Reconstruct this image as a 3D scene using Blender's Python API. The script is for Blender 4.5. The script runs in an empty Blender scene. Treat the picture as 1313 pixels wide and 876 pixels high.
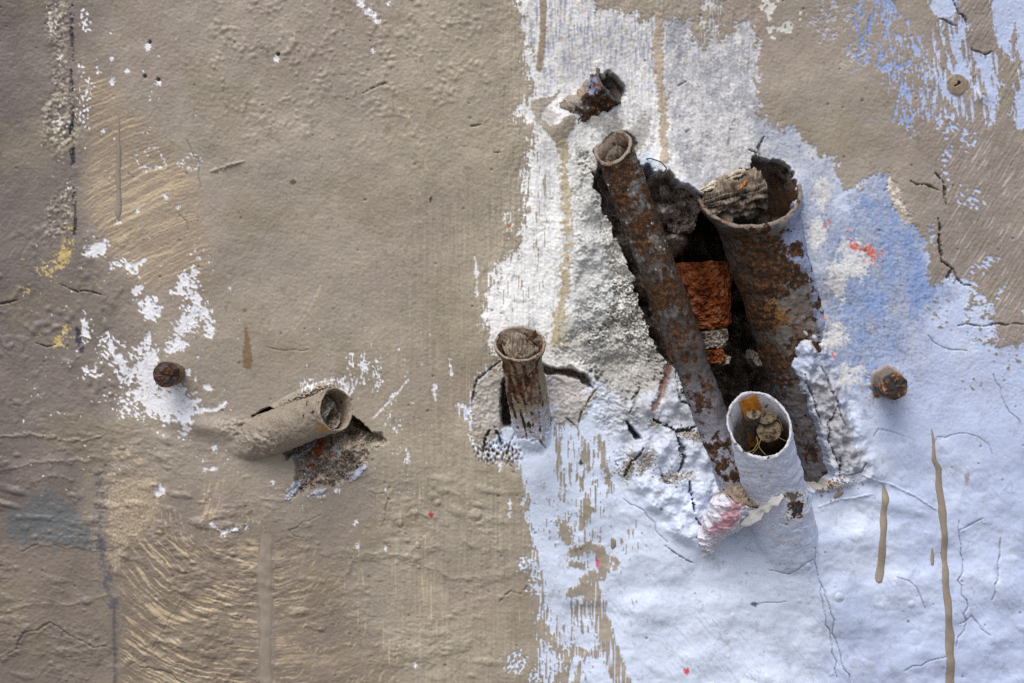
import bpy, math, random
import numpy as np
from mathutils import Vector

# ------------------------------------------------------------------ camera, sky, sun, exposure
S_ = 0.00045                 # metres per photograph pixel on the wall plane
CX, CY = 656.5, 438.0        # photograph centre in pixels
DIST = 2000.0                # camera distance from the wall, in pixels
ZC = 1.30                    # height of the picture centre above the pavement

scene = bpy.context.scene
COL = scene.collection
cam_data = bpy.data.cameras.new("camera")
cam = bpy.data.objects.new("camera", cam_data)
COL.objects.link(cam)
cam.location = (0, -DIST * S_, ZC)
cam.rotation_euler = (math.radians(90), 0, 0)
cam_data.sensor_width = 36.0
cam_data.lens = 36.0 * DIST / 1313.0
cam_data.clip_start = 0.02
cam_data.clip_end = 2000.0
scene.camera = cam

SUN_EL, SUN_AZ = math.radians(55), math.radians(-22)    # azimuth measured from straight in front of the wall, to the left
world = bpy.data.worlds.new("World")
scene.world = world
world.use_nodes = True
wn = world.node_tree.nodes
wn.clear()
sky = wn.new("ShaderNodeTexSky")
sky.sky_type = 'NISHITA'
sky.sun_disc = False
sky.sun_elevation = SUN_EL
sky.sun_rotation = math.radians(180) + SUN_AZ * -1
sky.air_density = 1.0
sky.dust_density = 3.0
bg = wn.new("ShaderNodeBackground")
bg.inputs[1].default_value = 0.11
wo = wn.new("ShaderNodeOutputWorld")
world.node_tree.links.new(sky.outputs[0], bg.inputs[0])
world.node_tree.links.new(bg.outputs[0], wo.inputs[0])

sun_data = bpy.data.lights.new("sun", 'SUN')
sun_data.energy = 2.6
sun_data.angle = math.radians(42)
sun_data.color = (1.0, 0.95, 0.88)
sun = bpy.data.objects.new("sun", sun_data)
COL.objects.link(sun)
sd = Vector((math.sin(SUN_AZ) * math.cos(SUN_EL), -math.cos(SUN_AZ) * math.cos(SUN_EL), math.sin(SUN_EL)))
sun.rotation_euler = sd.to_track_quat('Z', 'Y').to_euler()
sun.location = sd * 5 + Vector((0, 0, ZC))

scene.view_settings.view_transform = 'Standard'
scene.view_settings.look = 'None'
scene.view_settings.gamma = 1.0
scene.view_settings.exposure = 0.06
scene.render.engine = 'CYCLES'
scene.cycles.use_denoising = False
scene.cycles.denoiser = 'OPENIMAGEDENOISE'
scene.cycles.denoising_input_passes = 'RGB_ALBEDO_NORMAL'
scene.cycles.denoising_prefilter = 'ACCURATE'
scene.cycles.max_bounces = 6

#NUMPY_BEGIN
# ------------------------------------------------------------------ numeric helpers
LIGHT = np.array([1.0, 1.0, 1.0])      # brightness of a white surface facing the camera; turns picture colours into base colours
def S(r, g, b):
    c = np.array([r, g, b], float) / 255.0
    lin = np.where(c <= 0.04045, c / 12.92, ((c + 0.055) / 1.055) ** 2.4)
    return np.clip(lin / LIGHT, 0.003, 0.88).astype(np.float32)

def _tex(beta, lo, hi, seed, n=1024):
    rng = np.random.default_rng(seed)
    w = np.fft.rfft2(rng.standard_normal((n, n)))
    fy = np.fft.fftfreq(n)[:, None] * n
    fx = np.fft.rfftfreq(n)[None, :] * n
    f = np.sqrt(fx * fx + fy * fy)
    a = np.where((f >= lo) & (f <= hi), np.maximum(f, 1e-6) ** (-beta / 2), 0)
    t = np.fft.irfft2(w * a, s=(n, n))
    return (t / t.std()).astype(np.float32)

TEX = {
    'cloud': _tex(3.0, 4, 300, 1),      # many octaves, longest wave 256 texels
    'rough': _tex(2.0, 12, 210, 2),     # many octaves, longest wave 85 texels, grainier
    'band': _tex(1.0, 40, 110, 3),      # waves of 9 to 25 texels
    'soft': _tex(5.0, 5, 70, 5),        # smooth swells, longest wave 200 texels
    'spot': _tex(0.5, 60, 90, 4),       # nearly one size, 11 to 17 texels
}
def samp(kind, u, v):
    t = TEX[kind]; n = t.shape[0]
    fu = np.floor(u); fv = np.floor(v)
    a = (u - fu).astype(np.float32); b = (v - fv).astype(np.float32)
    i = fu.astype(np.int64) % n; j = fv.astype(np.int64) % n
    i1 = (i + 1) % n; j1 = (j + 1) % n
    return (t[j, i] * (1 - a) + t[j, i1] * a) * (1 - b) + (t[j1, i] * (1 - a) + t[j1, i1] * a) * b

def ss(a, b, x):
    t = np.clip((x - a) / (b - a), 0, 1)
    return t * t * (3 - 2 * t)

# ------------------------------------------------------------------ the wall as one relief, in photograph pixels
STEP = 1.15
def axis_coords(lo, hi, far_lo, far_hi):
    a = list(np.arange(lo, hi, STEP))
    st, x, r = STEP, a[-1], []
    while x < far_hi:
        st *= 1.16; x += st; r.append(x)
    st, x, l = STEP, a[0], []
    while x > far_lo:
        st *= 1.16; x -= st; l.append(x)
    return np.array(l[::-1] + a + r, np.float32)
GX = axis_coords(-40, 1354, -6000, 7300)
GY = axis_coords(-40, 917, -4000, 3330)
XX, YY = np.meshgrid(GX, GY)
XX = XX.astype(np.float32); YY = YY.astype(np.float32)
H = np.zeros_like(XX)
ALL = (slice(None), slice(None))

def win(x0, y0, x1, y1):
    return (slice(int(np.searchsorted(GY, y0)), int(np.searchsorted(GY, y1))),
            slice(int(np.searchsorted(GX, x0)), int(np.searchsorted(GX, x1))))

def nz(kind, sx, sy=None, ang=0.0, seed=0, sl=ALL, wx=0, wy=0):
    sy = sx if sy is None else sy
    X, Y = XX[sl] + wx, YY[sl] + wy
    if ang:
        c, s = math.cos(math.radians(ang)), math.sin(math.radians(ang))
        X, Y = X * c + Y * s, -X * s + Y * c
    return samp(kind, X / sx + seed * 137.31, Y / sy + seed * 71.77)

def polar(kind, cx, cy, srad, salong, seed=0, sl=ALL):
    dx, dy = XX[sl] - cx, YY[sl] - cy
    r = np.sqrt(dx * dx + dy * dy) + 2.2 * nz('cloud', 1.6, seed=seed + 60, sl=sl); t = np.arctan2(dy, dx)
    return samp(kind, t * 200 / salong + seed * 91.3, r / srad + seed * 53.1)

def sdf(pts, sl=ALL):
    """signed distance in pixels, positive inside the polygon"""
    X, Y = XX[sl], YY[sl]
    d2 = np.full(X.shape, 1e12, np.float32)
    ins = np.zeros(X.shape, bool)
    n = len(pts)
    for k in range(n):
        ax, ay = pts[k]; bx, by = pts[(k + 1) % n]
        ex, ey = bx - ax, by - ay
        L = ex * ex + ey * ey
        if L == 0: continue
        t = np.clip(((X - ax) * ex + (Y - ay) * ey) / L, 0, 1)
        dx = X - ax - t * ex; dy = Y - ay - t * ey
        d2 = np.minimum(d2, dx * dx + dy * dy)
        if ay != by:
            c = ((ay > Y) != (by > Y)) & (X < ex * (Y - ay) / (by - ay) + ax)
            ins ^= c
    d = np.sqrt(d2)
    return np.where(ins, d, -d)

def lined(pts, sl):
    """distance to a polyline and position 0..1 along it"""
    X, Y = XX[sl], YY[sl]
    d2 = np.full(X.shape, 1e12, np.float32); tt = np.zeros(X.shape, np.float32)
    seg = [math.hypot(pts[k + 1][0] - pts[k][0], pts[k + 1][1] - pts[k][1]) for k in range(len(pts) - 1)]
    tot = sum(seg); acc = 0
    for k in range(len(pts) - 1):
        ax, ay = pts[k]; ex, ey = pts[k + 1][0] - ax, pts[k + 1][1] - ay
        t = np.clip(((X - ax) * ex + (Y - ay) * ey) / max(seg[k] ** 2, 1e-9), 0, 1)
        q = (X - ax - t * ex) ** 2 + (Y - ay - t * ey) ** 2
        m = q < d2
        d2 = np.where(m, q, d2); tt = np.where(m, (acc + t * seg[k]) / tot, tt)
        acc += seg[k]
    return np.sqrt(d2), tt

def box_of(pts, m):
    xs = [p[0] for p in pts]; ys = [p[1] for p in pts]
    return win(min(xs) - m, min(ys) - m, max(xs) + m, max(ys) + m)

def gauss(cx, cy, rx, ry, ang=0, sl=ALL):
    c, s = math.cos(math.radians(ang)), math.sin(math.radians(ang))
    dx, dy = XX[sl] - cx, YY[sl] - cy
    u, v = (dx * c + dy * s) / rx, (-dx * s + dy * c) / ry
    return np.exp(-(u * u + v * v))

def gn(g, amp, noise):
    return g + amp * noise * np.clip(g * 4 - .3, 0, 1)
def lerp(a, b, m):
    return a + (b - a) * m
def mixc(col, sl, mask, c):
    m = mask[..., None]
    col[sl] = col[sl] * (1 - m) + np.asarray(c, np.float32) * m

# ---- broad relief of the painted plaster
cl = nz('cloud', 1.6, seed=1)
fine = nz('rough', 0.55, seed=2)
peel = nz('band', 0.42, seed=3)
H += (0.35 * cl + 0.9 * nz('soft', 1.0, seed=970)) + (0.12 * fine + 0.10 * peel) * (1 - 0.92 * ss(480, 620, YY) * ss(640, 760, XX))
# lumps rolled into the paint on the far left and low left
lump = nz('band', 1.7, 1.1, seed=4)
lowleft = ss(430, 620, YY) * ss(420, 120, XX)
midlow = ss(560, 640, YY) * ss(150, 330, XX) * ss(720, 600, XX)
wr = nz('cloud', 1.0, 0.55, seed=5)
H += (lowleft * 1.0 + midlow * 0.8) * (np.maximum(lump - 1.6, 0) * 1.0 + np.maximum(wr - .2, 0) * 1.2 + ss(-.2, 1.2, nz('cloud', 1.4, seed=908)) * np.maximum(nz('band', 4.0, 1.5, ang=10, seed=905) - .3, 0) * 1.3)
midleft = ss(260, 330, YY) * ss(560, 480, YY) * ss(200, 120, XX)
H += midleft * np.maximum(nz('rough', 1.8, seed=906) - .4, 0) * 1.0
topmid = ss(300, 60, YY) * ss(180, 320, XX) * ss(700, 560, XX)
H += topmid * (np.maximum(nz('rough', 1.3, seed=6) - .3, 0) * 0.9 + np.maximum(nz('band', .8, seed=907) - 1.9, 0) * .9)
# smooth lumpy gloss of the lilac paint low on the right
lowright = ss(520, 640, YY) * ss(660, 760, XX)
H += lowright * (nz('soft', 0.55, 0.45, seed=7) * 1.5 + np.maximum(nz('soft', 0.34, .2, ang=20, seed=971) - .8, 0) * .6 + .22 * nz('cloud', .5, seed=972) + .16 * nz('band', .4, 4.0, ang=-35, seed=974) * ss(-.3, 1., nz('cloud', .8, seed=975)) + np.maximum(nz('spot', 1.1, seed=8) - 2.3, 0) * .9)

# ---- colours of the coats under the beige
NY, NX = XX.shape
C = np.empty((NY, NX, 3), np.float32)
RG = np.full((NY, NX), 0.5, np.float32)
LILAC = S(208, 220, 246)
WHITE = S(238, 239, 239)
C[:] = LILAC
tone = nz('cloud', 1.1, seed=9)
C *= (1 + 0.03 * tone)[..., None]
mixc(C, ALL, ss(980, 1250, XX + 60 * nz('cloud', 1.3, seed=991)) * .8, S(178, 192, 226))  # bluer lilac to the right, with edge light falloff painted in

# white, scuffed old coat between the beige field and the bare concrete, and above the pipes
wz = sdf([(640, -60), (850, -60), (980, 10), (980, 160), (1010, 215), (905, 245), (830, 215), (800, 212), (800, 300), (780, 430), (745, 475), (700, 475), (640, 470), (600, 430), (640, 200)])
wzm = ss(-14, 14, wz + 7 * nz('cloud', 0.8, seed=10))
mixc(C, ALL, wzm, WHITE)
w = win(600, -60, 1010, 480)
vs = nz('band', 0.34, 2.8, seed=11, sl=w) + 0.7 * nz('rough', 0.4, 1.0, seed=12, sl=w)
upper = ss(190, 60, YY[w]) * ss(660, 690, XX[w])
g = wzm[w] * upper
mixc(C, w, g * .3, S(196, 196, 198)); mixc(C, w, g * (.18 + .75 * ss(0.0, 1.5, vs)), S(158, 165, 188))
mixc(C, w, g * ss(0.5, 1.6, nz('band', 0.3, 1.8, seed=13, sl=w)) * 0.8, S(222, 211, 184))
grain = nz('rough', 0.42, seed=14, sl=w)
mixc(C, w, wzm[w] * ss(0.8, 2.0, grain) * 0.6, S(150, 150, 150))
# greyer, bluish scuffed sheet above the big pipe
gz = sdf([(856, 20), (972, 20), (976, 150), (1000, 170), (1040, 200), (1040, 260), (905, 245), (860, 215), (850, 120)], w)
gzm = ss(-8, 10, gz + 5 * nz('cloud', 0.5, seed=15, sl=w))
mixc(C, w, gzm * (0.42 + 0.5 * ss(-0.2, 1.2, nz('cloud', 0.45, 0.8, seed=16, sl=w) + 0.6 * ss(150, 40, YY[w]))), S(166, 168, 176))
mixc(C, w, gzm * ss(0.8, 1.8, nz('rough', 0.5, seed=17, sl=w)) * 0.6, S(124, 126, 134))
mixc(C, w, gzm * ss(0.9, 1.7, nz('rough', 0.45, seed=18, sl=w)) * 0.7, S(235, 234, 230))
mixc(C, w, wzm[w] * ss(.2, 1.6, nz('cloud', .4, 1.3, seed=997, sl=w)) * .38, S(172, 172, 175))
H[w] += wzm[w] * (grain * 0.2 + 0.2 * vs + .5 * nz('soft', .2, .5, seed=998, sl=w))

w = win(940, 130, 1110, 320)
mixc(C, w, ss(.25, .7, gauss(1020, 200, 60, 50, 30, w)) * .8, S(196, 199, 206))
# blue coat right of the big pipe
bz = sdf([(985, 165), (1040, 190), (1075, 250), (1110, 215), (1140, 225), (1160, 270), (1192, 310), (1196, 370), (1185, 420), (1160, 465), (1120, 500), (1080, 520), (1060, 470), (1025, 390), (1018, 270)])
w = win(960, 140, 1230, 560)
bzw = bz[w]
bm = ss(-36, 40, bzw + 13 * nz('cloud', 0.6, seed=19, sl=w) + 6 * nz('rough', .6, seed=190, sl=w))
gray = nz('cloud', 0.7, 1.2, ang=-20, seed=20, sl=w)
blue_amt = bm * (0.18 + 0.82 * ss(1040, 1160, XX[w] + 0.15 * (YY[w] - 300) + 14 * nz('cloud', .8, seed=1001, sl=w)))
mixc(C, w, bm * 0.9, S(170, 174, 184))
mixc(C, w, np.clip(blue_amt * (0.75 + 0.3 * gray), 0, 1), S(134, 157, 203))
streak = nz('band', 0.35, 1.6, seed=21, sl=w)
mixc(C, w, bm * ss(0.4, 1.8, streak) * 0.5, S(100, 130, 190))
mixc(C, w, bm * ss(1.0, 2.0, nz('rough', 0.6, seed=22, sl=w)) * 0.55 * ss(1180, 1060, XX[w]), S(205, 206, 208))
dirt = nz('rough', 0.5, seed=23, sl=w)
mixc(C, w, bm * ss(0.9, 2.0, dirt) * 0.5, S(110, 112, 122))
for (gx, gy, rx, ry, an) in [(1055, 245, 13, 30, 15), (1095, 335, 24, 30, 0), (1060, 430, 30, 22, 0), (1085, 480, 22, 16, 0), (1048, 300, 14, 26, 0), (1072, 360, 16, 30, 0)]:
    gg = gauss(gx, gy, rx, ry, an, w)
    mixc(C, w, ss(0.35, 0.75, gn(gg, 0.22, nz('rough', 0.6, seed=24, sl=w))) * 0.8, S(222, 222, 220))
H[w] += bm * (nz('rough', 0.5, seed=25, sl=w) * 0.3)

# ---- the beige top coat: where it lies
mainp = [(-7000, -5000), (664, -5000), (661, 0), (671, 26), (676, 51), (675, 86), (683, 112), (680, 126), (668, 140), (676, 150), (684, 162), (681, 183), (677, 200),
         (675, 248), (671, 290), (664, 318), (646, 336), (634, 350), (622, 380), (620, 405), (626, 439), (632, 452), (640, 462), (612, 485), (604, 520), (596, 528), (604, 540),
         (612, 560), (618, 578), (636, 580), (652, 575), (664, 592), (671, 615), (676, 660), (682, 690), (688, 715), (684, 735), (690, 760), (694, 800), (690, 840),
         (694, 900), (694, 4000), (-7000, 4000)]
edge_s = nz('band', 0.30, 1.8, seed=30) * 3.2 + nz('rough', 0.7, seed=31) * 3.0
b_main = sdf(mainp) + edge_s + ss(470, 430, YY) * 5.5 * np.maximum(nz('band', .42, 5.0, seed=931), -.6) * ss(-.6, .8, nz('cloud', .6, seed=932))
rightp = [(8000, -5000), (760, -5000), (755, -2), (765, 14), (783, 9), (797, 11), (805, 16), (817, 17), (821, 27), (829, 26), (837, 17), (845, 24), (851, 31), (865, 26), (881, 27), (886, 43), (893, 50), (905, 62),
          (910, 44), (920, 52), (934, 45), (948, 26), (957, 24), (965, 38), (972, 59), (971, 100), (972, 148), (986, 156), (995, 160), (999, 170), (1008, 162), (1032, 179), (1048, 197), (1068, 206),
          (1081, 241), (1091, 248), (1101, 235), (1118, 226), (1136, 221), (1148, 262), (1168, 286), (1181, 299), (1189, 323), (1191, 352), (1199, 366), (1226, 354), (1250, 364), (1266, 372), (1262, 392),
          (1247, 414), (1262, 424), (1283, 438), (1313, 428), (1400, 420), (8000, 420)]
b_right = sdf(rightp) + nz('rough', 0.6, seed=32) * 3.2 + nz('band', 0.5, 1.2, seed=33) * 1.6
ragged = ss(1180, 1240, XX) * ss(330, 380, YY)
b_right += ragged * (nz('cloud', 0.35, seed=34) * 16)
B = np.maximum(ss(-1.0, 1.0, b_main), ss(-1.0, 1.0, b_right))

def expose(w, weight, noise, thr, soft=0.22):
    """take beige off where noise beats a threshold that falls as the weight rises"""
    m = ss(thr - soft, thr + soft, noise + (weight - 1) * 3.0)
    B[w] *= 1 - m
    return m
# blue streaks in the upper right beige
w = win(1075, -60, 1215, 260)
zone = np.maximum(gauss(1125, 30, 40, 75, -8, w), np.maximum(gauss(1162, 85, 40, 60, -12, w), np.maximum(gauss(1095, 75, 14, 30, 0, w) * 0.92, gauss(1170, 140, 34, 40, 0, w) * 0.95)))
m1 = expose(w, ss(0.05, 0.75, zone), nz('band', 0.34, 1.5, ang=-6, seed=35, sl=w) * 0.6 + nz('rough', 0.5, 1.0, seed=36, sl=w) * 0.75, 0.25)
C[w] = C[w] * (1 - m1[..., None]) + m1[..., None] * lerp(S(120, 148, 208), S(165, 180, 216), ss(1090, 1190, XX[w] + 15 * nz('rough', .6, seed=37, sl=w))[..., None])
# scuffed pinkish blue patch near the top
w = win(1000, -40, 1130, 110)
zone = np.maximum(gauss(1062, 25, 40, 40, 20, w), gauss(1098, 70, 26, 28, 0, w))
m1 = expose(w, ss(0.1, 0.8, zone), nz('rough', 0.42, seed=38, sl=w), 0.75, 0.35)
C[w] = C[w] * (1 - m1[..., None]) + m1[..., None] * S(176, 175, 190)
# pale flakes at (990,30)
w = win(960, -40, 1050, 80)
zone = np.maximum(gauss(1000, 32, 20, 22, 10, w), np.maximum(gauss(1020, 22, 16, 12, -30, w), gauss(990, 8, 18, 14, 0, w)))
m1 = expose(w, ss(0.1, 0.7, zone), nz('rough', 1.1, seed=39, sl=w) * .8 + .3 * nz('band', .5, .9, ang=30, seed=391, sl=w), 0.1, 0.15)
C[w] = C[w] * (1 - m1[..., None]) + m1[..., None] * S(212, 211, 204)
# pale band dropping from the top at x=905
w = win(885, -40, 945, 90)
zone = gauss(912, 10, 17, 90, 4, w)
m1 = expose(w, ss(0.1, 0.7, zone), nz('band', 0.3, 1.2, seed=40, sl=w) * 0.6 + nz('rough', 0.4, seed=41, sl=w) * 0.6, 0.2, 0.4)
C[w] = C[w] * (1 - m1[..., None]) + m1[..., None] * S(196, 196, 198)
# lilac streaks far right
w = win(1175, -60, 1420, 200)
st = nz('band', 0.55, 3.4, ang=-5, seed=42, sl=w) * 0.8 + nz('band', 0.25, 1.6, ang=-5, seed=43, sl=w) * 0.45 + nz('cloud', 0.4, seed=44, sl=w) * 0.35
zone = ss(1180, 1200, XX[w]) * ss(190, 140, YY[w] + 8 * nz('rough', 1, seed=45, sl=w))
expose(w, zone, st, 0.30, 0.12)
def lilac_patch(pts, off=3.0, seed=0, sharp=1.0):
    ww = box_of(pts, 14)
    s = sdf(pts, ww) + off * 0.5 * nz('rough', 0.5, seed=50 + seed, sl=ww) + off * 0.5 * nz('band', 0.3, 1.2, seed=60 + seed, sl=ww)
    B[ww] *= 1 - ss(-sharp, sharp, s)
lilac_patch([(1194, -20), (1222, -20), (1226, 12), (1222, 20), (1210, 24), (1198, 18), (1193, 8)], 2)
lilac_patch([(1270, -20), (1320, -20), (1322, 60), (1310, 90), (1306, 60), (1300, 30), (1294, 80), (1290, 100), (1286, 60), (1278, 45), (1274, 30)], 3, 1)
lilac_patch([(1322, 80), (1304, 120), (1300, 160), (1308, 168), (1330, 172)], 3, 2)
lilac_patch([(1218, 50), (1230, 46), (1233, 72), (1240, 78), (1246, 100), (1238, 100), (1222, 94), (1226, 80), (1220, 62)], 2, 3)
lilac_patch([(1248, 66), (1270, 72), (1272, 100), (1282, 134), (1276, 136), (1262, 112), (1256, 90)], 3, 4)
lilac_patch([(1258, 124), (1276, 130), (1276, 150), (1266, 166), (1270, 140)], 2, 5)
def beige_patch(pts, off=2.0, seed=0):
    ww = box_of(pts, 14)
    s = sdf(pts, ww) + off * nz('rough', 0.5, seed=70 + seed, sl=ww)
    B[ww] = np.maximum(B[ww], ss(-1, 1, s))
    return ww, ss(-2, 4, s)
beige_patch([(1228, -20), (1266, -20), (1270, 34), (1258, 36), (1240, 30), (1230, 12)], 1, 1)
beige_patch([(1246, 34), (1274, 36), (1276, 64), (1266, 70), (1248, 64)], 1, 2)
beige_patch([(1284, 60), (1294, 70), (1306, 96), (1298, 118), (1292, 168), (1276, 160), (1284, 110)], 2, 3)
beige_patch([(684, 127), (706, 125), (716, 116), (721, 108), (716, 120), (700, 137), (695, 150), (706, 162), (718, 158), (726, 150), (735, 146), (741, 152), (734, 167), (725, 180), (714, 188), (706, 178), (692, 158), (680, 140)], 1.0, 4)
# lilac flecks at the ragged lower edge of the right beige
w = win(1160, 130, 1320, 460)
zone = np.maximum.reduce([gauss(1215, 160, 22, 24, 0, w), gauss(1240, 180, 14, 22, 0, w), gauss(1212, 210, 12, 50, 6, w) * 0.9, gauss(1246, 255, 30, 30, 20, w) * 0.78, gauss(1195, 300, 14, 30, 0, w) * 0.85,
                          gauss(1262, 340, 40, 16, -25, w) * 0.8, gauss(1230, 370, 40, 24, 0, w), gauss(1285, 375, 20, 14, 0, w) * 0.8])
expose(w, ss(0.15, 0.85, zone), nz('band', 0.55, 0.8, ang=-55, seed=46, sl=w) * 0.85 + nz('rough', 0.5, seed=47, sl=w) * 0.35, 0.35, 0.12)
# pale brush lines crossing the right beige
w = win(1180, 120, 1420, 440)
ln = nz('band', 3.0, 0.30, ang=-58, seed=48, sl=w)
lmask = ss(0.8, 1.5, ln) * ss(1190, 1230, XX[w]) * ss(135, 190, YY[w]) * ss(430, 380, YY[w]) * ss(-0.9, 0.6, nz('cloud', 0.35, seed=49, sl=w))
THIN = np.zeros_like(XX)
THIN[w] = np.maximum(THIN[w], lmask * 0.95)
# beige smears and flecks over the lilac below the edge, on the right
w = win(1180, 350, 1330, 560)
zone = np.maximum.reduce([gauss(1205, 400, 22, 30, 0, w), gauss(1275, 440, 34, 26, 25, w), gauss(1250, 490, 30, 24, 0, w) * 0.75, gauss(1300, 465, 24, 30, 0, w) * .8])
m = ss(0.75, 1.0, nz('band', 0.6, 0.9, ang=-50, seed=51, sl=w) * 0.8 + 0.3 * nz('rough', 0.5, seed=52, sl=w) + (ss(0.1, 0.8, zone) - 1) * 2.2)
B[w] = np.maximum(B[w], m)

# dry brushed beige over the lilac, right of the main field
w = win(655, 530, 850, 1100)
X, Y = XX[w], YY[w]
bend = 0.0011 * np.maximum(Y - 690, 0) ** 2 * ss(720, 800, X)
dry = nz('band', 0.30, 3.2, seed=53, sl=w, wx=-bend) * 0.75 + nz('rough', 0.42, 1.2, seed=54, sl=w) * 0.55 + nz('cloud', 0.35, 0.7, seed=55, sl=w) * 0.5
cx = 735 + 0.16 * (Y - 600)
zone = np.maximum.reduce([gauss(745, 585, 36, 60, -6, w) * 0.97, gauss(757, 660, 30, 60, -8, w) * 0.86, gauss(735, 705, 20, 30, 0, w) * 0.95, gauss(760, 690, 44, 60, 0, w) * 0.7,
                          gauss(705, 660, 18, 90, 0, w) * 0.72, gauss(700, 800, 40, 80, 0, w) * 0.92, gauss(740, 800, 46, 60, 0, w) * 0.8, gauss(690, 560, 20, 30, 0, w) * 0.75, gauss(805, 700, 26, 40, 0, w) * 0.7,
                          gauss(710, 860, 60, 40, 0, w) * 0.98, gauss(690, 750, 26, 60, 0, w) * 0.8])
m = ss(0.25, 0.55, dry + (ss(0.1, 0.95, zone) - 1) * 2.4)
B[w] = np.maximum(B[w], m)
def stroke(pts, width, seed=0, rag=3.0, comb=0.0):
    ww = box_of(pts, width + 12)
    d, t = lined(pts, ww)
    s = width * 0.5 - d + rag * 0.5 * nz('band', 0.3, 1.6, seed=80 + seed, sl=ww) + rag * .4 * nz('rough', .5, seed=81 + seed, sl=ww)
    m = ss(-1, 1, s)
    if comb:
        m = m * ss(-comb - 0.4, -comb + 0.4, -nz('band', 0.28, 6.0, ang=0, seed=82 + seed, sl=ww) * 0.8 + 0.25)
    B[ww] = np.maximum(B[ww], m)
stroke([(756, 742), (766, 780), (780, 826), (796, 876), (806, 920)], 22, 1, 3, 0.55)
stroke([(735, 708), (752, 700), (768, 704), (776, 722), (772, 736), (762, 740)], 13, 2, 3)
stroke([(736, 760), (752, 752), (758, 762)], 14, 3, 3)
stroke([(722, 672), (728, 690)], 15, 4, 5)
stroke([(735, 723), (748, 725)], 10, 5, 3)
stroke([(786, 716), (791, 722), (788, 728)], 8, 6, 2)
stroke([(676, 800), (700, 812), (724, 845)], 14, 7, 6)
stroke([(728, 836), (756, 838), (770, 832)], 12, 8, 6, 0.3)
stroke([(768, 560), (776, 600), (784, 628)], 9, 9, 4, 0.3)
stroke([(714, 545), (716, 600), (722, 640)], 7, 10, 3, 0.3)
stroke([(746, 560), (752, 600)], 9, 11, 4, 0.3)
# lilac nicks inside the beige along the boundary
w = win(640, 700, 740, 920)
zone = np.maximum.reduce([gauss(672, 722, 14, 14, 0, w), gauss(682, 748, 8, 18, 20, w), gauss(662, 850, 20, 22, 0, w), gauss(712, 850, 16, 22, 0, w), gauss(686, 868, 16, 16, 0, w) * 0.9])
expose(w, ss(0.15, 0.85, zone), nz('band', 0.35, 0.5, ang=30, seed=56, sl=w) + 0.3 * nz('rough', .5, seed=57, sl=w), 0.25, 0.15)
# white nicks at the upper beige edge
w = win(600, 60, 720, 470)
zone = np.maximum.reduce([gauss(668, 148, 22, 14, -20, w), gauss(652, 285, 9, 24, 0, w), gauss(648, 350, 22, 30, 0, w), gauss(676, 60, 14, 40, 0, w) * 0.85, gauss(672, 240, 10, 60, 0, w) * 0.85, gauss(660, 400, 22, 30, 0, w) * 0.6])
expose(w, ss(0.15, 0.9, zone), nz('band', 0.22, 1.5, seed=58, sl=w) * 0.8 + nz('rough', 0.5, seed=59, sl=w) * 0.6, 0.35, 0.2)
zone = np.maximum.reduce([gauss(690, 330, 12, 60, 0, w), gauss(660, 370, 20, 30, 0, w), gauss(694, 260, 10, 60, 0, w)])
m = ss(1.0, 1.3, nz('band', 0.28, 3.0, seed=61, sl=w) + (ss(0.1, 0.8, zone) - 1) * 1.5)
B[w] = np.maximum(B[w], m * 0.9)

# white splatter scraped through on the left, round the bolt
CHIP = np.zeros_like(XX)          # 1 where the beige is chipped down to white
def chips(sl, zone, noise, thr, soft=0.15):
    m = ss(thr - soft, thr + soft, noise + (zone - 1) * 2.6)
    CHIP[sl] = np.maximum(CHIP[sl], m)
w = win(30, 300, 310, 640)
zone = np.maximum.reduce([gauss(205, 505, 46, 38, 40, w) * 1.08, gauss(178, 470, 30, 40, 10, w) * 0.93, gauss(243, 410, 20, 26, 0, w) * 1.0, gauss(246, 365, 14, 26, 15, w) * 0.95, gauss(190, 395, 14, 14, 0, w) * 0.95,
                          gauss(186, 442, 10, 16, 0, w), gauss(226, 440, 20, 12, 0, w) * 0.95, gauss(266, 402, 9, 22, 0, w), gauss(122, 322, 20, 10, -20, w) * 0.92, gauss(150, 340, 30, 10, -20, w) * 0.8, gauss(240, 535, 12, 34, 0, w),
                          gauss(140, 450, 26, 30, 0, w) * 0.8, gauss(112, 430, 10, 20, 0, w) * 0.8, gauss(165, 520, 40, 20, 20, w) * 0.85])
chips(w, ss(0.1, 0.95, zone), nz('band', 0.40, 0.8, ang=-50, seed=62, sl=w) * 0.6 + nz('rough', 0.62, seed=63, sl=w) * 0.75, -0.12, .12)
def chip_poly(pts, off=1.5, seed=0):
    ww = box_of(pts, 10)
    s = sdf(pts, ww) + off * nz('rough', 0.4, seed=90 + seed, sl=ww)
    CHIP[ww] = np.maximum(CHIP[ww], ss(-1, 1, s))
def chip_line(pts, width, seed=0, off=1.2):
    ww = box_of(pts, 10)
    d, t = lined(pts, ww)
    CHIP[ww] = np.maximum(CHIP[ww], ss(-0.9, 0.9, width * 0.5 - d + off * nz('rough', 0.4, seed=95 + seed, sl=ww)))
chip_poly([(190, 452), (200, 448), (203, 460), (194, 478), (196, 494), (182, 488), (178, 472), (184, 458)], 1.5, 1)
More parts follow.
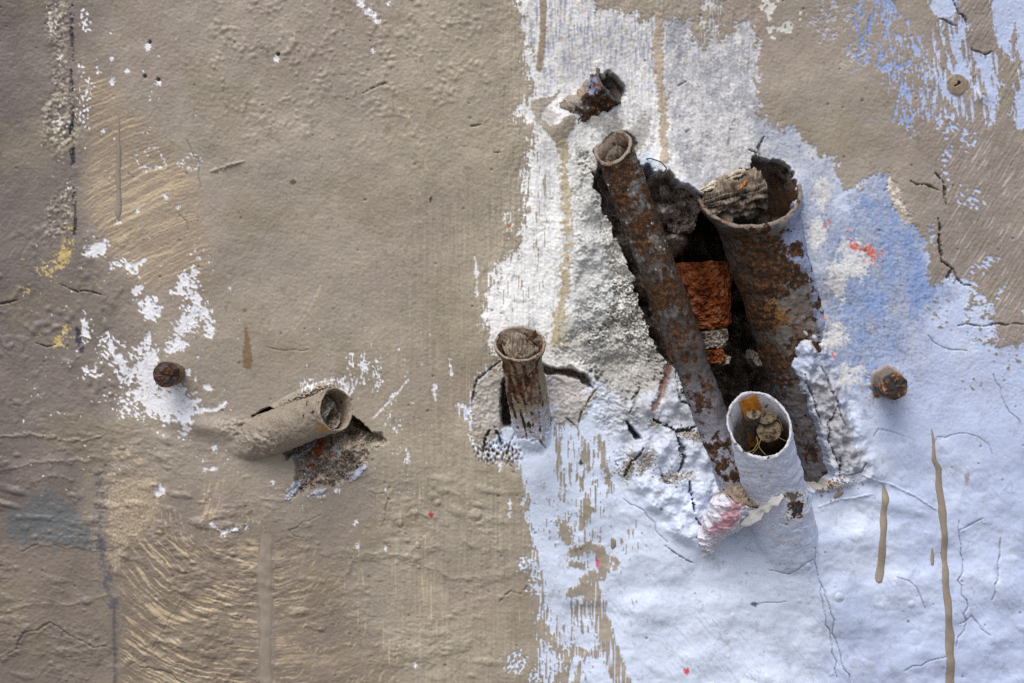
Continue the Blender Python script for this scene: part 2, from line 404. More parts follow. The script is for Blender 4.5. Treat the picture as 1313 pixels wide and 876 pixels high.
for k, (pp, of) in enumerate([([(229, 351), (248, 342), (257, 351), (237, 364), (234, 375), (227, 373)], 3.2), ([(247, 366), (254, 364), (256, 386), (270, 400), (268, 408), (256, 406), (243, 415), (234, 430), (224, 432), (224, 421), (237, 408), (248, 390)], 3.0),
        ([(261, 417), (272, 411), (274, 424), (265, 433)], 2.2), ([(214, 446), (226, 437), (237, 439), (234, 450), (219, 452)], 2.6), ([(188, 400), (205, 397), (199, 411), (188, 408)], 2.6), ([(176, 390), (196, 378), (199, 382), (180, 394)], 2.2), ([(180, 398), (200, 388), (200, 392), (184, 402)], 2.0),
        ([(181, 459), (194, 452), (201, 455), (195, 485), (205, 499), (223, 492), (237, 503), (252, 514), (245, 521), (234, 521), (237, 543), (227, 536), (216, 543), (205, 532), (190, 528), (175, 517), (164, 503), (179, 499), (177, 477)], 4.6),
        ([(234, 520), (244, 520), (244, 540), (238, 556), (232, 562), (230, 545)], 3.0), ([(135, 430), (148, 436), (152, 452), (160, 470), (164, 486), (156, 484), (144, 462), (134, 444)], 4.2), ([(104, 400), (114, 412), (112, 428), (104, 436)], 3.4), ([(105, 470), (122, 472), (134, 484), (120, 484)], 3.4), ([(160, 340), (185, 332), (172, 350)], 3.0),
        ([(104, 326), (124, 310), (138, 312), (132, 324), (112, 330)], 2.4), ([(166, 374), (182, 362), (184, 368), (170, 380)], 2.0)]):
    ww = box_of(pp, 12)
    s_ = sdf(pp, ww) + of * (nz('rough', .8, seed=400 + k, sl=ww) * .8 + nz('band', .5, 1.0, ang=-50, seed=430 + k, sl=ww) * .9)
    CHIP[ww] = np.maximum(CHIP[ww], ss(-.9, .9, s_))
chip_line([(249, 529), (262, 526), (276, 525), (284, 521), (289, 516)], 4.5, 1)
chip_poly([(261, 493), (268, 493), (274, 499), (270, 501), (261, 498)], 0.8, 2)
chip_poly([(238, 474), (244, 474), (244, 482), (239, 482)], 0.8, 3)
chip_poly([(250, 483), (252, 483), (252, 489), (250, 489)], 0.5, 4)
chip_poly([(186, 433), (192, 424), (194, 440), (190, 448)], 1, 5)
for (rx, ry, ra) in [(192, 203, 18), (245, 208, 11)]:
    ww = win(rx - 30, ry - 30, rx + 30, ry + 30)
    dx, dy = XX[ww] - rx, (YY[ww] - ry) * 1.35
    r = np.sqrt(dx * dx + dy * dy); t = np.arctan2(dy, dx)
    m = ss(2.4, 1.0, np.abs(r - ra + 2.2 * nz('rough', 0.6, seed=100, sl=ww))) * ss(-0.4, 0.3, nz('band', 0.5, seed=101, sl=ww) + (0.5 * np.cos(t - 2.2)))
    CHIP[ww] = np.maximum(CHIP[ww], m)
w = win(40, -20, 260, 320)
zone = np.maximum.reduce([gauss(70, 28, 15, 30, 0, w) * 1.0, gauss(110, 24, 10, 20, 0, w) * 1.0, gauss(76, 160, 18, 34, 0, w) * .9, gauss(112, 120, 12, 40, 0, w) * .95, gauss(76, 75, 10, 14, 0, w) * 0.85, gauss(108, 135, 16, 44, 0, w) * 0.9, gauss(80, 150, 22, 40, 0, w) * 0.75, gauss(104, 90, 12, 16, 0, w) * 0.85,
                          gauss(75, 208, 8, 10, 0, w) * 0.85, gauss(125, 320, 16, 10, -20, w) * 0.9, gauss(88, 240, 9, 14, 0, w) * 0.8, gauss(170, 270, 12, 20, 0, w) * 0.6, gauss(195, 125, 18, 10, 0, w) * 0.62, gauss(184, 168, 16, 12, 0, w) * 0.75])
chips(w, ss(0.1, 0.95, zone), nz('band', 0.42, 0.6, ang=-20, seed=64, sl=w) * 0.7 + nz('rough', 0.6, seed=65, sl=w) * 0.6, 0.28, .12)
for k, (px, py, r) in enumerate([(126, 91, 3), (145, 104, 3.2), (163, 91, 2.2), (143, 73, 2), (190, 58, 4.5), (203, 105, 3.4), (133, 168, 2), (213, 252, 2.4), (228, 266, 1.6), (150, 283, 2.4), (176, 272, 2.2),
                                 (255, 330, 1.6), (282, 322, 1.5), (260, 322, 1.3), (249, 319, 1.5), (268, 337, 1.2), (296, 368, 1.2), (254, 457, 1.4), (275, 575, 3), (207, 628, 5), (200, 632, 3), (497, 4, 3), (463, 3, 4), (472, 14, 3), (480, 20, 2), (354, 76, 3), (478, 65, 1.4), (349, 618, 2), (458, 702, 3), (456, 670, 2), (345, 815, 2.2), (494, 703, 1.5), (532, 853, 2.5)]):
    ww = win(px - 12, py - 12, px + 12, py + 12)
    d = np.hypot(XX[ww] - px, (YY[ww] - py) * 0.8)
    CHIP[ww] = np.maximum(CHIP[ww], ss(-0.8, 0.8, r - d + 1.3 * nz('rough', 0.35, seed=110 + k, sl=ww)))
chip_line([(462, 6), (478, 20), (484, 28)], 4, 2, 2)
# scuffed white over the left pipe
w = win(380, 420, 560, 660)
zone = np.maximum.reduce([gauss(440, 495, 34, 20, -12, w) * 1.0, gauss(450, 462, 8, 22, 0, w), gauss(467, 475, 9, 34, 0, w), gauss(484, 480, 8, 34, 0, w) * 0.95, gauss(400, 492, 26, 12, -25, w) * 0.85, gauss(508, 550, 10, 22, 0, w) * 0.85,
                          gauss(502, 520, 8, 30, 10, w) * 0.75, gauss(522, 592, 7, 10, 0, w) * 0.9, gauss(420, 632, 24, 6, -12, w) * 0.95, gauss(375, 625, 10, 10, 0, w) * 0.9, gauss(370, 600, 6, 10, 0, w) * 0.8])
chips(w, ss(0.1, 0.95, zone), nz('band', 0.28, 0.9, seed=66, sl=w) * 0.7 + nz('rough', 0.5, seed=67, sl=w) * 0.8, 0.08, 0.25)
chip_line([(478, 536), (492, 522), (508, 505), (524, 486)], 1.6, 3, 0.7)
chip_line([(586, 519), (598, 523), (606, 540)], 4, 4, 1.5)
chip_poly([(600, 556), (612, 566), (618, 584), (612, 578)], 1.5, 6)
for (x0, y0, x1, y1) in [(576, 455, 578, 480), (557, 492, 558, 512), (653, 640, 654, 660), (521, 575, 523, 590), (640, 585, 641, 604), (668, 400, 668, 420), (609, 330, 612, 380)]:
    chip_line([(x0, y0), (x1, y1)], 2.0, x0 % 7, 1.4)
w = win(60, 600, 340, 700)
chip_line([(272, 672), (280, 678), (288, 683), (300, 678), (316, 676)], 3.5, 8, 1.6)
chip_line([(262, 600), (270, 602), (278, 600)], 3.0, 9, 1.6)

# ---- beige colour, with light falloff towards the edges painted in
base = S(157, 147, 135)
olive = S(164, 155, 137)
mauve = S(115, 106, 103)
bc = np.empty((NY, NX, 3), np.float32); bc[:] = base
tw = nz('cloud', 1.5, seed=120)
mixc(bc, ALL, np.clip(ss(380, 640, XX + 30 * tw) * ss(900, 500, XX) * 0.9, 0, 1), olive)
mixc(bc, ALL, np.clip(ss(190, 90, XX + 16 * tw) * 0.8 + 0.2 * ss(60, -20, XX), 0, 1), S(112, 103, 100))  # mauve-grey left coat, darkened further by edge falloff put into the colour
low_falloff = ss(600, 690, YY + 12 * tw) * ss(520, 400, XX)
mixc(bc, ALL, low_falloff * 0.6, S(124, 113, 103))  # low left corner dimmed: light falloff painted into the beige
mixc(bc, ALL, ss(1130, 1240, XX + 14 * tw) * 0.6, S(140, 130, 125))  # right side dimmed as well, light falloff put into the colour
bc *= (1 + 0.05 * nz('cloud', 0.9, seed=121) + 0.022 * fine)[..., None]
bc *= (1 + 0.05 * nz('band', 0.4, 9.0, seed=990) * ss(420, 560, XX) * ss(900, 700, XX) * ss(150, 300, YY))[..., None]
mixc(bc, ALL, ss(.2, 1.6, nz('cloud', 1.2, seed=992)) * .35, S(150, 135, 128)); mixc(bc, ALL, ss(.4, 1.8, nz('cloud', 1.0, .8, seed=993)) * .4, S(140, 131, 108))
mixc(bc, ALL, ss(1.3, 2.2, nz('rough', .8, seed=994)) * .35, S(112, 101, 90))
# thin spots where an ochre coat shows through the brush marks
OCHRE = S(198, 180, 150)
def thin(sl, mask):
    THIN[sl] = np.maximum(THIN[sl], np.clip(mask, 0, 1))
w = win(70, 40, 330, 440)
X, Y = XX[w], YY[w]
fan = sdf([(100, 55), (135, 90), (200, 160), (250, 210), (275, 300), (270, 360), (180, 380), (140, 330), (100, 260), (110, 180), (95, 110)], w)
a = polar('band', 330, 560, 0.26, 7.0, 1, w)
b = polar('cloud', 330, 560, 0.6, 2.0, 2, w)
fm = ss(-8, 25, fan)
a2 = polar('band', 330, 560, 0.28, 6.0, 15, w)
thin(w, fm * np.maximum(ss(0.5, 1.2, a * 1.1 + 0.5 * b - 0.3), .6 * ss(1.0, 1.6, a2 + .4 * b)))
mixc(bc, w, fm * 0.45, S(150, 132, 108))
w = win(-40, 180, 110, 330)
thin(w, ss(1.4, 2.2, polar('band', 330, 560, 0.30, 2.6, 3, w)) * ss(80, 50, XX[w]) * ss(200, 250, YY[w]) * 0.35)
w = win(130, 560, 560, 1000)
X, Y = XX[w], YY[w]
fan = sdf([(150, 720), (168, 690), (215, 680), (250, 690), (325, 685), (420, 690), (440, 740), (470, 800), (520, 850), (520, 990), (150, 990)], w)
a = polar('band', 330, 590, 0.34, 8.0, 4, w)
b = polar('cloud', 330, 590, 0.6, 2.0, 5, w)
fm = ss(-4, 18, fan) * (1 - 0.92 * ss(13, 10, np.abs(X - 341 + 2 * np.sin(Y / 23)))) * ss(560, 330, X + 60 * b)
a2 = polar('band', 330, 590, 0.28, 6.0, 14, w)
thin(w, fm * np.maximum(ss(0.3, 1.1, a * 1.1 + 0.5 * b - 0.1), .6 * ss(1.0, 1.5, a2 + .4 * b)) * (1.0 - 0.3 * ss(350, 450, X)) * (.25 + .75 * ss(-.8, .5, nz('cloud', .55, .4, seed=985, sl=w))))
mixc(bc, w, fm * .5, S(120, 107, 94))
# rough ochre roller patch at (160,630)
w = win(110, 560, 330, 780)
s = sdf([(138, 605), (200, 612), (215, 625), (195, 665), (160, 710), (146, 745), (140, 700), (134, 640)], w) + 3 * nz('rough', 0.7, seed=68, sl=w)
rp = ss(-2, 5, s)
thin(w, rp * (.25 + .6 * ss(-0.5, 1.4, nz('band', 0.28, seed=69, sl=w))))
s = sdf([(133, 575), (165, 565), (200, 590), (205, 612), (138, 606)], w)
thin(w, ss(-4, 10, s) * ss(0.2, 1.4, nz('band', 1.4, 0.3, ang=38, seed=70, sl=w)) * 0.8)
# vertical rub at (262..285, 615..670) and the swirl under it
s = sdf([(262, 618), (292, 612), (288, 640), (278, 668), (300, 690), (255, 684), (254, 655)], w)
thin(w, ss(-4, 8, s) * ss(0.0, 1.2, nz('band', 0.3, 3.0, ang=14, seed=71, sl=w)) * 0.9)
w = win(190, 640, 340, 780)
a = polar('band', 285, 655, 0.32, 5.0, 6, w)
r = np.hypot(XX[w] - 285, YY[w] - 655)
thin(w, ss(1.0, 1.9, a) * ss(20, 30, r) * ss(110, 80, r) * ss(640, 660, YY[w]) * 0.7)
# fine arcs and vertical combs over the middle of the field
w = win(440, 20, 640, 330)
z = np.maximum.reduce([gauss(528, 110, 20, 60, -15, w), gauss(522, 150, 14, 30, 0, w), gauss(538, 190, 10, 40, -10, w) * .8, gauss(535, 255, 12, 26, 0, w) * .8, gauss(480, 290, 9, 22, 0, w) * .9, gauss(512, 290, 6, 14, 0, w) * .8])
thin(w, ss(0.9, 1.9, nz('band', 2.4, 0.28, ang=62, seed=72, sl=w) + (z - 1) * 1.2) * 0.75)
w = win(440, 440, 700, 1000)
comb = nz('band', 0.30, 6.0, seed=73, sl=w)
z = ss(560, 640, YY[w]) * 0.9 * np.maximum.reduce([gauss(505, 800, 26, 160, 0, w), gauss(555, 800, 30, 150, 0, w), gauss(600, 820, 12, 100, 0, w) * .7])
thin(w, ss(1.1, 1.9, comb + nz('cloud', .35, 1.2, seed=74, sl=w) * .5 + (z - 1) * 1.6) * 0.8)
w = win(380, 560, 520, 960)
z = np.maximum.reduce([gauss(400, 740, 30, 40, 0, w), gauss(455, 815, 30, 24, 0, w), gauss(380, 850, 50, 50, 0, w), gauss(480, 870, 40, 24, 0, w)])
thin(w, ss(0.7, 1.7, nz('band', 2.0, 0.3, ang=-55, seed=75, sl=w) + (z - 1) * 1.4) * 0.75)
w = win(560, 230, 680, 620)
thin(w, ss(1.4, 2.2, nz('band', 0.28, 8.0, seed=76, sl=w)) * ss(575, 600, XX[w]) * ss(250, 330, YY[w]) * ss(600, 500, YY[w]) * 0.55)
w = win(360, 330, 450, 480)
d, t = lined([(376, 423), (388, 408), (402, 384), (412, 366)], w)
thin(w, ss(1.8, 0.5, d + 0.8 * nz('rough', .5, seed=77, sl=w)) * 0.6)
for k, pp in enumerate([[(700, 190), (702, 240)], [(148, 205), (152, 275)]]):
    pass
thcol = np.broadcast_to(OCHRE, (NY, NX, 3)).copy()
mixc(thcol, ALL, ss(1150, 1190, XX), S(198, 189, 186))
bc = lerp(bc, thcol, THIN[..., None] * 0.85)

# ---- put the coats together
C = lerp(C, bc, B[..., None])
chipc = np.broadcast_to(S(232, 234, 240), (NY, NX, 3)).copy()
mixc(chipc, ALL, ss(0.4, 1.6, nz('rough', 0.5, seed=122)) * 0.6, S(190, 192, 202))
mixc(chipc, ALL, ss(105, 85, XX) * ss(330, 200, YY) * 0.6, S(196, 190, 172))
CHIPB = CHIP * ss(0.2, 0.8, B)
C = lerp(C, chipc, CHIPB[..., None])
H += 0.9 * B - 0.9 * CHIPB - 0.22 * THIN * B
RG[:] = lerp(0.50, 0.42, B)
# brush combing in the beige gives faint grooves
H += B * 0.12 * ss(-.5, 1., nz('cloud', .8, seed=973)) * (nz('band', 0.28, 6.0, seed=123) * ss(440, 560, XX) * ss(900, 700, XX) * ss(200, 300, YY))
H += B * 0.20 * nz('band', 3.0, 0.30, ang=-58, seed=48) * ss(1160, 1220, XX)
w = win(70, 40, 340, 440)
H[w] += 0.14 * polar('band', 330, 560, 0.26, 7.0, 1, w) * ss(-8, 25, sdf([(100, 55), (135, 90), (200, 160), (250, 210), (275, 300), (270, 360), (180, 380), (140, 330), (100, 260), (110, 180), (95, 110)], w))

grime = ss(.9, 2.2, nz('rough', .7, seed=995)) * .35 + ss(.6, 2.0, nz('cloud', .8, seed=996)) * .16
mixc(C, ALL, grime * ss(640, 700, XX), S(150, 148, 150))
# stains with a shape of their own
def stain(sl, mask, c, k):
    mixc(C, sl, np.clip(mask, 0, 1) * k, c)
w = win(-20, 560, 200, 780)
s = sdf([(5, 690), (10, 650), (35, 640), (60, 632), (85, 634), (105, 655), (118, 680), (116, 702), (90, 708), (55, 700), (30, 695)], w) + 5 * nz('rough', 0.8, seed=130, sl=w)
stain(w, ss(-3, 5, s) * (0.8 + 0.15 * nz('rough', .6, seed=131, sl=w)), S(96, 103, 107), 0.9)
d, t = lined([(128, 610), (127, 690), (131, 720), (138, 748), (145, 800)], w)
stain(w, ss(8, 4, d + 3 * nz('rough', .6, seed=132, sl=w)) * ss(0.0, 0.6, nz('rough', .7, seed=133, sl=w) + .5), S(86, 88, 98), 0.7)
d, t = lined([(129, 690), (136, 745), (147, 780), (148, 920)], win(100, 660, 180, 940))
wp = win(100, 660, 180, 940); H[wp] += ss(148, 146, XX[wp]) * ss(760, 790, YY[wp]) * 1.2; stain(wp, ss(4, 1.5, d + 1.5 * nz('rough', .6, seed=901, sl=wp)) * .7, S(84, 86, 96), .7)
# ochre crusts at the left
w = win(0, 290, 150, 500)
z = np.maximum.reduce([gauss(66, 338, 30, 20, -40, w), gauss(86, 316, 11, 44, 10, w), gauss(30, 372, 18, 10, 30, w) * .8, gauss(78, 432, 26, 18, -10, w), gauss(2, 450, 8, 8, 0, w) * .9])
m = ss(0.0, 0.5, nz('rough', 0.6, seed=134, sl=w) * .8 + (ss(0.1, 0.8, z) - 1) * 2.2)
stain(w, m, S(200, 178, 118), 0.85)
H[w] -= m * 0.8
# chipped crust by the dark seam at the upper left
w = win(40, -20, 140, 340)
z = np.maximum.reduce([gauss(78, 155, 24, 42, 0, w), gauss(78, 100, 14, 30, 0, w) * .8, gauss(75, 30, 16, 40, 0, w) * .9, gauss(76, 275, 18, 40, 20, w) * .9])
cr = ss(0.0, 0.7, z) * (nz('rough', 0.8, seed=135, sl=w) * .8 + .4 * nz('band', .6, .8, ang=30, seed=134, sl=w))
H[w] += cr * 0.9
stain(w, ss(0.1, .6, z) * ss(0.3, 1.2, nz('rough', 0.6, seed=139, sl=w)), S(190, 180, 160), 0.7)
d, t = lined([(93, 10), (92, 60), (93, 115), (92, 180), (94, 230), (96, 270), (95, 300)], w)
stain(w, ss(3.6, 2.0, d + 1.2 * nz('rough', .5, seed=136, sl=w)) * ss(0.1, 0.5, nz('cloud', 0.12, .3, seed=137, sl=w)), S(46, 46, 60), 0.9)
H[w] -= 2.0 * ss(4, 2, d) * ss(0.1, 0.5, nz('cloud', 0.12, .3, seed=137, sl=w))
w = win(85, 405, 130, 470)
for pts in ([(97, 421), (104, 421), (105, 440), (100, 446), (97, 438)], [(101, 447), (107, 446), (107, 453), (102, 454)]):
    m = ss(-1, 1, sdf(pts, w) + nz('rough', .5, seed=138, sl=w))
    stain(w, m, S(58, 58, 76), 0.9); H[w] -= m
w = win(1120, 210, 1180, 300)
s_ = sdf([(1137, 222), (1148, 232), (1156, 252), (1166, 284), (1160, 288), (1148, 268), (1140, 252)], w) + 2 * nz('rough', .6, seed=980, sl=w)
stain(w, ss(-1, 1, s_), S(176, 164, 148), .9); stain(w, ss(-1, 2, s_) * ss(.3, .9, nz('rough', .6, seed=981, sl=w)), S(224, 222, 216), .9); H[w] -= ss(-1, 1, s_) * 1.2
# brown drip on the beige
w = win(300, 385, 335, 485)
d, t = lined([(315, 396), (315, 420), (317, 445), (318, 468)], w)
wd = 0.6 + 5.2 * ss(0.15, 0.8, t) + 0.8 * nz('rough', .6, seed=139, sl=w)
m = ss(-1, 1, wd - d) * ss(412, 425, YY[w]) + ss(3, 1.5, np.hypot(XX[w] - 314, YY[w] - 398))
stain(w, m, S(122, 100, 70), 0.85)
# orange red specks on the blue
w = win(1020, 270, 1150, 480)
for k, (px, py, rx, ry, th) in enumerate([(1096, 313, 9, 16, .55), (1119, 327, 11, 13, .35), (1059, 292, 3, 8, .4), (1062, 283, 2, 3, .1), (1055, 407, 3, 5, .1), (1043, 408, 1.5, 4, .1), (1068, 456, 2, 6, .1), (1049, 432, 2, 2, .1), (1050, 382, 1.5, 3, .1), (1108, 335, 8, 8, .9)]):
    g = gauss(px, py, rx, ry, -25, w)
    m = ss(th, th + .35, g + 0.45 * nz('rough', 0.35, 0.6, ang=-25, seed=140 + k, sl=w) - 0.25)
    stain(w, m * ss(.1, .3, g), S(214, 96, 70), 0.9)
for (px, py, rx, ry, c) in [(880, 861, 4, 6, S(214, 50, 66)), (968, 774, 4, 3, S(60, 86, 110)), (766, 722, 2, 7, S(206, 60, 110)), (745, 593, 2.6, 2.6, S(20, 20, 22)), (1075, 600, 2.5, 2, S(200, 100, 30)), (847, 652, 2.5, 2, S(110, 110, 120)), (797, 695, 2.5, 5, S(140, 125, 105)),
                            (553, 660, 2.5, 3.5, S(150, 30, 40)), (653, 290, 2.5, 2.5, S(150, 70, 30)), (376, 234, 4, 4, S(92, 80, 66)), (552, 256, 2, 4, S(50, 44, 40)), (1240, 614, 3, 9, S(166, 150, 150)), (1165, 797, 2, 2, S(120, 120, 130))]:
    w = win(px - 14, py - 14, px + 14, py + 14)
    d = np.hypot((XX[w] - px) / rx, (YY[w] - py) / ry)
    stain(w, ss(1.2, 0.7, d + 0.25 * nz('rough', .4, seed=150, sl=w)), c, 0.9)
for (px, py) in [(192, 54), (203, 102), (357, 70), (186, 98)]:
    w = win(px - 8, py - 8, px + 8, py + 8); m = ss(3.2, 1.6, np.hypot(XX[w] - px, YY[w] - py)); stain(w, m, S(60, 54, 50), .9); H[w] -= m * 3
rng = np.random.default_rng(5)
for k in range(240):
    px, py = rng.uniform(0, 1313), rng.uniform(0, 876); r = rng.uniform(0.7, 1.7)
    w = win(px - 5, py - 5, px + 5, py + 5)
    d = np.hypot(XX[w] - px, YY[w] - py)
    m = ss(r + .8, r - .3, d)
    stain(w, m, S(88, 80, 72), 0.5); H[w] -= m * 1.2
# tan run of old paint down the white, and the tan band by the concrete
def run(pts, width, c, k, seed, lift=1.0, rag=1.6):
    ww = box_of(pts, width + 10)
    d, t = lined(pts, ww)
    m = ss(-1.2, 1.2, width * .5 - d + rag * nz('rough', .7, seed=seed, sl=ww))
    stain(ww, m, c, k); H[ww] += m * lift
    return ww, m
run([(844, 22), (843, 60), (848, 110), (850, 160), (853, 205)], 11, S(178, 160, 138), 0.85, 160)
run([(724, 188), (726, 250), (727, 310), (724, 370), (716, 412), (712, 436)], 11, S(182, 168, 134), 0.85, 161, 0.5, 3)
run([(697, -40), (696, 40), (692, 86)], 8, S(150, 136, 118), 1.0, 162, 1.6, 0.5)
w = win(690, 400, 760, 470)
stain(w, ss(.3, .7, gn(gauss(722, 432, 22, 24, 0, w), .2, nz('rough', .6, seed=163, sl=w))), S(186, 174, 140), 0.7)
# grey blotches of bare render near the pipes
for k, (px, py, rx, ry, an) in enumerate([(798, 182, 22, 30, -20), (820, 170, 16, 26, 0), (775, 160, 26, 16, -35), (700, 150, 14, 20, 40), (600, 520, 4, 4, 0)]):
    w = win(px - 60, py - 60, px + 60, py + 60)
    stain(w, ss(.3, .75, gn(gauss(px, py, rx, ry, an, w), .25, nz('rough', .6, seed=170 + k, sl=w))), S(150, 146, 140), 0.7)

# ---- broken plaster: rough bare concrete, cavities, chunks
PART = np.zeros((NY, NX), np.int8)     # 0 painted plaster, 1 bare concrete, 2 cavity lining, 3 crumbled mortar, 4.. loose plaster chunks
CONC = [(736, 196), (752, 190), (764, 206), (772, 222), (790, 262), (812, 315), (836, 372), (856, 430), (862, 470), (846, 500), (822, 505), (800, 520), (782, 505), (764, 484), (742, 474), (716, 470),
        (704, 462), (700, 452), (712, 436), (722, 410), (732, 360), (736, 290), (734, 240)]
w = win(660, 170, 900, 580)
X, Y = XX[w], YY[w]
s = sdf(CONC, w) + 3.5 * nz('rough', 0.8, seed=200, sl=w)
cm = ss(-3, 3, s)
rec = ss(-2, 14, s)
ro = nz('rough', 0.62, seed=201, sl=w); gr = nz('band', 0.30, seed=202, sl=w)
sheet = ss(-3, 5, sdf([(742, 210), (770, 240), (772, 290), (786, 340), (790, 385), (770, 420), (730, 430), (722, 415), (735, 350), (738, 280)], w) + 3 * nz('rough', .7, seed=203, sl=w))
lower = ss(395, 470, Y + 0.25 * (790 - X))
big = nz('cloud', .95, seed=204, sl=w); patchy = ss(-.9, .9, nz('cloud', .7, seed=205, sl=w))
rec = rec * ss(-2, 14, s) ; left_soft = ss(715, 775, X - .02 * (Y - 300)); rec = rec * lerp(ss(0, 40, s), 1, left_soft)
H[w] = lerp(H[w], -5 - 8 * lower + 4 * sheet + (1.5 * ro * (.4 + .9 * patchy) + .7 * gr * (.3 + patchy)) * (1 - 0.4 * sheet) + 3.0 * big + 5.0 * nz('soft', .45, seed=206, sl=w), rec)
cc = np.broadcast_to(S(178, 177, 172), X.shape + (3,)).copy()
cc = lerp(cc, S(240, 240, 236), (ss(0.0, 1.5, gr + .5 * ro) * .9)[..., None])  # relief highlights put into colour: raised grains paler
cc = lerp(cc, S(110, 108, 104), (ss(0.4, 1.8, -gr - .6 * ro) * (.35 + .45 * patchy))[..., None])  # hollows between grains darkened, relief shade painted in
cc = lerp(cc, S(150, 146, 138), (ss(.2, 1.2, nz('cloud', .6, seed=207, sl=w)) * .5)[..., None])
cc = lerp(cc, S(192, 197, 200), (sheet * .5)[..., None])
cc = lerp(cc, S(128, 126, 122), (lower * .45)[..., None])  # shading of the lower part painted in as darker grey
cm = cm * lerp(ss(-2, 26, s + 6 * ro), 1, left_soft)
C[w] = lerp(C[w], cc, cm[..., None]); RG[w] = lerp(RG[w], 0.9, cm)
PART[w] = np.where((s > 0), 1, PART[w])

# knobbly painted chunk below the concrete, left of the slender pipe
CH1 = [(856, 470), (872, 462), (884, 480), (896, 520), (904, 555), (920, 580), (932, 612), (926, 640), (910, 660), (902, 690), (892, 686), (888, 640), (884, 600), (872, 580), (862, 552), (842, 536), (838, 520), (846, 500)]
CH2 = [(838, 538), (862, 555), (872, 584), (880, 612), (868, 622), (842, 600), (820, 590), (806, 560), (812, 530), (826, 520)]
w = win(760, 440, 960, 730)
X, Y = XX[w], YY[w]
blk = ss(-6, 16, sdf([(786, 512), (830, 500), (858, 462), (874, 462), (890, 500), (904, 556), (924, 586), (934, 615), (926, 645), (908, 668), (896, 704), (860, 690), (830, 660), (800, 620), (790, 560)], w))
H[w] += blk * (6 + 3.2 * nz('soft', .28, seed=210, sl=w) + 0.6 * nz('soft', .12, seed=212, sl=w) + .5 * nz('rough', .8, seed=211, sl=w))
gz2 = np.clip(ss(640, 500, Y) * blk, 0, 1)
mixc(C, w, gz2 * (.55 + .4 * ss(-.2, 1.2, nz('rough', .7, seed=212, sl=w))), S(160, 160, 163))
zg = np.maximum.reduce([gauss(790, 530, 34, 30, 0, w), gauss(800, 590, 14, 30, 0, w) * .8, gauss(770, 500, 30, 20, 0, w)])
mixc(C, w, ss(.25, .8, gn(zg, .3, nz('rough', .5, seed=217, sl=w))) * .6, S(170, 172, 176)); H[w] += ss(.2, .7, zg) * nz('rough', .6, seed=218, sl=w) * 1.0
mixc(C, w, gz2 * ss(.6, 1.6, nz('rough', .5, seed=213, sl=w)) * .6, S(226, 226, 226))
sand = np.maximum.reduce([gauss(886, 556, 22, 8, 15, w), gauss(866, 612, 26, 8, -10, w), gauss(828, 590, 10, 20, 30, w), gauss(806, 600, 8, 22, 10, w), gauss(905, 560, 14, 8, 0, w), gauss(838, 540, 12, 8, 0, w)])
mixc(C, w, ss(.3, .8, gn(sand, .3, nz('rough', .45, seed=214, sl=w))) * .75, S(150, 138, 122))
H[w] += ss(.2, .8, sand) * nz('band', .3, seed=215, sl=w) * 1.0
PART[w] = np.where(sdf(CH1, w) > 0, 4, PART[w]); PART[w] = np.where(sdf(CH2, w) > 0, 5, PART[w])
# rust edge of the concrete at (858,470)
d, t = lined([(862, 455), (858, 470), (853, 490), (846, 510), (838, 524)], w)
m = ss(5, 2, d + 1.5 * nz('rough', .6, seed=216, sl=w)); mixc(C, w, m * .8, S(120, 78, 56)); H[w] -= m * 4

# chunks left and right of the small flared stub
for (pts, pid, lift, c, k) in [
        ([(640, 464), (646, 480), (652, 510), (654, 540), (640, 560), (618, 578), (606, 566), (604, 540), (606, 516), (610, 486)], 6, 3, S(158, 146, 126), .8),
        ([(700, 472), (724, 476), (748, 486), (760, 496), (744, 504), (728, 514), (708, 522), (698, 512)], 7, -3, S(178, 168, 162), .85),
        ([(700, 528), (726, 516), (746, 506), (762, 500), (764, 506), (752, 530), (740, 546), (712, 542), (704, 545)], 8, 2, S(168, 158, 138), .75)]:
    w = box_of(pts, 20)
    s = sdf(pts, w) + 2 * nz('rough', .6, seed=220 + pid, sl=w)
    m = ss(-2, 5, s)
    H[w] += m * (lift + 0.8 * nz('rough', .8, seed=221 + pid, sl=w))
    mixc(C, w, ss(-2, 2, s) * k, c)
    mixc(C, w, ss(-2, 2, s) * ss(.9, 1.5, nz('rough', .6, seed=222 + pid, sl=w)) * .7, S(206, 204, 202))
    PART[w] = np.where(s > 0, pid, PART[w])
w = win(580, 550, 690, 620)
z = gauss(640, 580, 34, 16, 0, w)
m = ss(.2, .7, z) ; q = nz('band', .35, .6, seed=230, sl=w)
mixc(C, w, m * ss(-.3, .5, q) * .8, S(206, 210, 222)); mixc(C, w, m * ss(.5, 1.2, -q), S(70, 68, 66)); H[w] += m * q * 2.0

